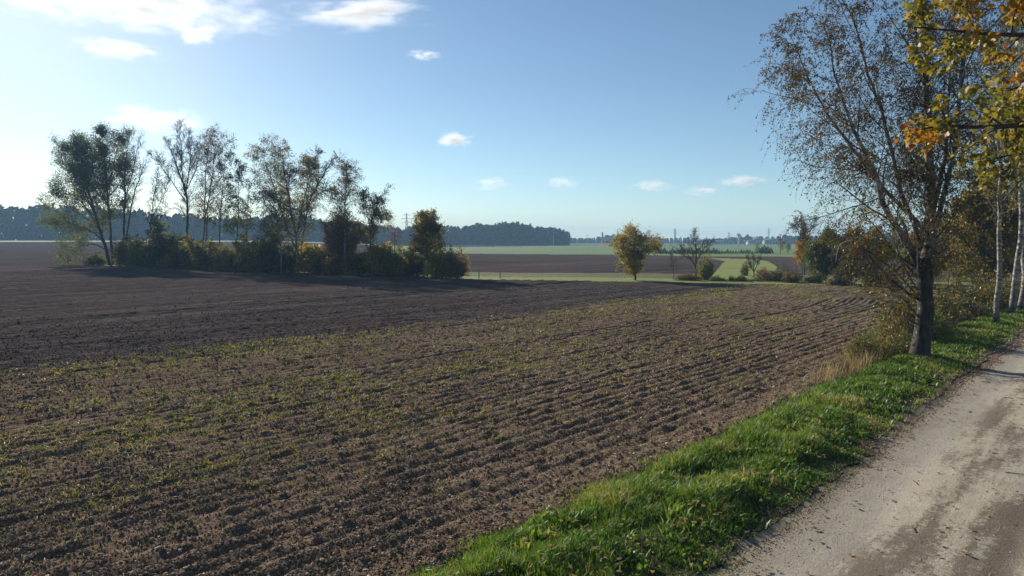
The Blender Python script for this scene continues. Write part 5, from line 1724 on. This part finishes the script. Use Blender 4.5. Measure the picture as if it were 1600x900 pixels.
def ball(sub=2):
    import bmesh
    bm = bmesh.new(); bmesh.ops.create_icosphere(bm, subdivisions=sub, radius=1.0)
    me = bpy.data.meshes.new('cloud'); bm.to_mesh(me); bm.free(); return me


def cloud(label, px, py, wpx, hpx, dist, dens, scale, seed, stretch=(1, 1, 1), tilt=0.0, thr=0.5, soft=0.9):
    d = ray(px, py); d = d / np.linalg.norm(d)
    c = np.array([0, 0, CAM_H]) + d * dist
    w = wpx / F_PX * dist * 0.5; h = hpx / F_PX * dist * 0.5
    o = link('cloud', ball(3), cloud_mat('cloud_%d' % seed, dens / h, scale, seed, soft, stretch, thr), None,
             tuple(c), (0, tilt, -math.atan2(d[0], d[1])), (w, max(h * 1.6, w * .45), h))
    tag(o, label, 'cloud', 'small fair weather clouds')
    return o


CL = [('bright lens-shaped cloud near the top, left of centre', 566, 22, 260, 66, 4000, 4.0, 1.2, 1, (1.2, 1, 1.6), -.08, .36),
      ('long ragged white cloud bank along the top left edge', 190, -8, 640, 120, 3600, 4.0, 1.7, 2, (2.4, 1, 1.3), -.03, .42),
      ('small comma-shaped cloud under the ragged bank', 305, 54, 90, 46, 3800, 3.0, 1.3, 3, (1, 1, 1), -.3, .40),
      ('thin flat streak cloud below the ragged bank at far left', 180, 76, 180, 44, 3800, 2.2, 1.8, 4, (1.6, 1, 2), 0, .40),
      ('small wisp of cloud right of the lens-shaped cloud', 660, 86, 90, 24, 4200, 1.8, 1.4, 5, (1.4, 1, 1), 0, .40),
      ('pale cumulus cloud above the tall leafless tree', 240, 188, 220, 56, 5000, 2.6, 1.8, 6, (1.8, 1, 1), 0, .38),
      ('little round white cloud above the middle of the field', 710, 218, 90, 36, 5200, 3.4, 1.3, 7, (1.2, 1, 1), 0, .36),
      ('faint low cloud above the conifer wood', 766, 286, 90, 36, 6500, 1.6, 1.5, 8, (1.3, 1, 1), 0, .38),
      ('faint low cloud left of the golden tree', 878, 286, 84, 34, 6500, 1.6, 1.5, 9, (1.3, 1, 1), 0, .38),
      ('faint low cloud above the golden tree', 1020, 291, 110, 34, 6500, 1.8, 1.6, 10, (1.3, 1, 1), 0, .38),
      ('flat low cloud above the leafless spreading tree', 1098, 298, 84, 26, 6500, 2.0, 1.4, 11, (1.3, 1, 1), 0, .36),
      ('low white cloud left of the big birch boughs', 1160, 283, 104, 32, 6500, 2.4, 1.5, 12, (1.3, 1, 1), 0, .36)]
for a in CL:
    cloud(*a)

# ------------------------------------------------------------------ haze
HZ = 0.00042
hz_me = mesh('haze', [(x, y, z) for z in (-3.0, 46.0) for x, y in ((-2450, -2450), (2450, -2450), (2450, 2450), (-2450, 2450))],
             [[3, 2, 1, 0], [4, 5, 6, 7], [0, 1, 5, 4], [1, 2, 6, 5], [2, 3, 7, 6], [3, 0, 4, 7]])
hm = bpy.data.materials.new('haze'); hm.use_nodes = True
hm.node_tree.nodes.clear()
ho = hm.node_tree.nodes.new('ShaderNodeOutputMaterial')
hv = hm.node_tree.nodes.new('ShaderNodeVolumePrincipled')
hv.inputs['Color'].default_value = (0.40, 0.68, 1.0, 1)
hv.inputs['Density'].default_value = HZ
hv.inputs['Anisotropy'].default_value = 0.05
hm.node_tree.links.new(hv.outputs[0], ho.inputs['Volume'])
tag(link('haze', hz_me, hm), 'thin blue autumn haze over the fields', 'haze', kind='stuff')
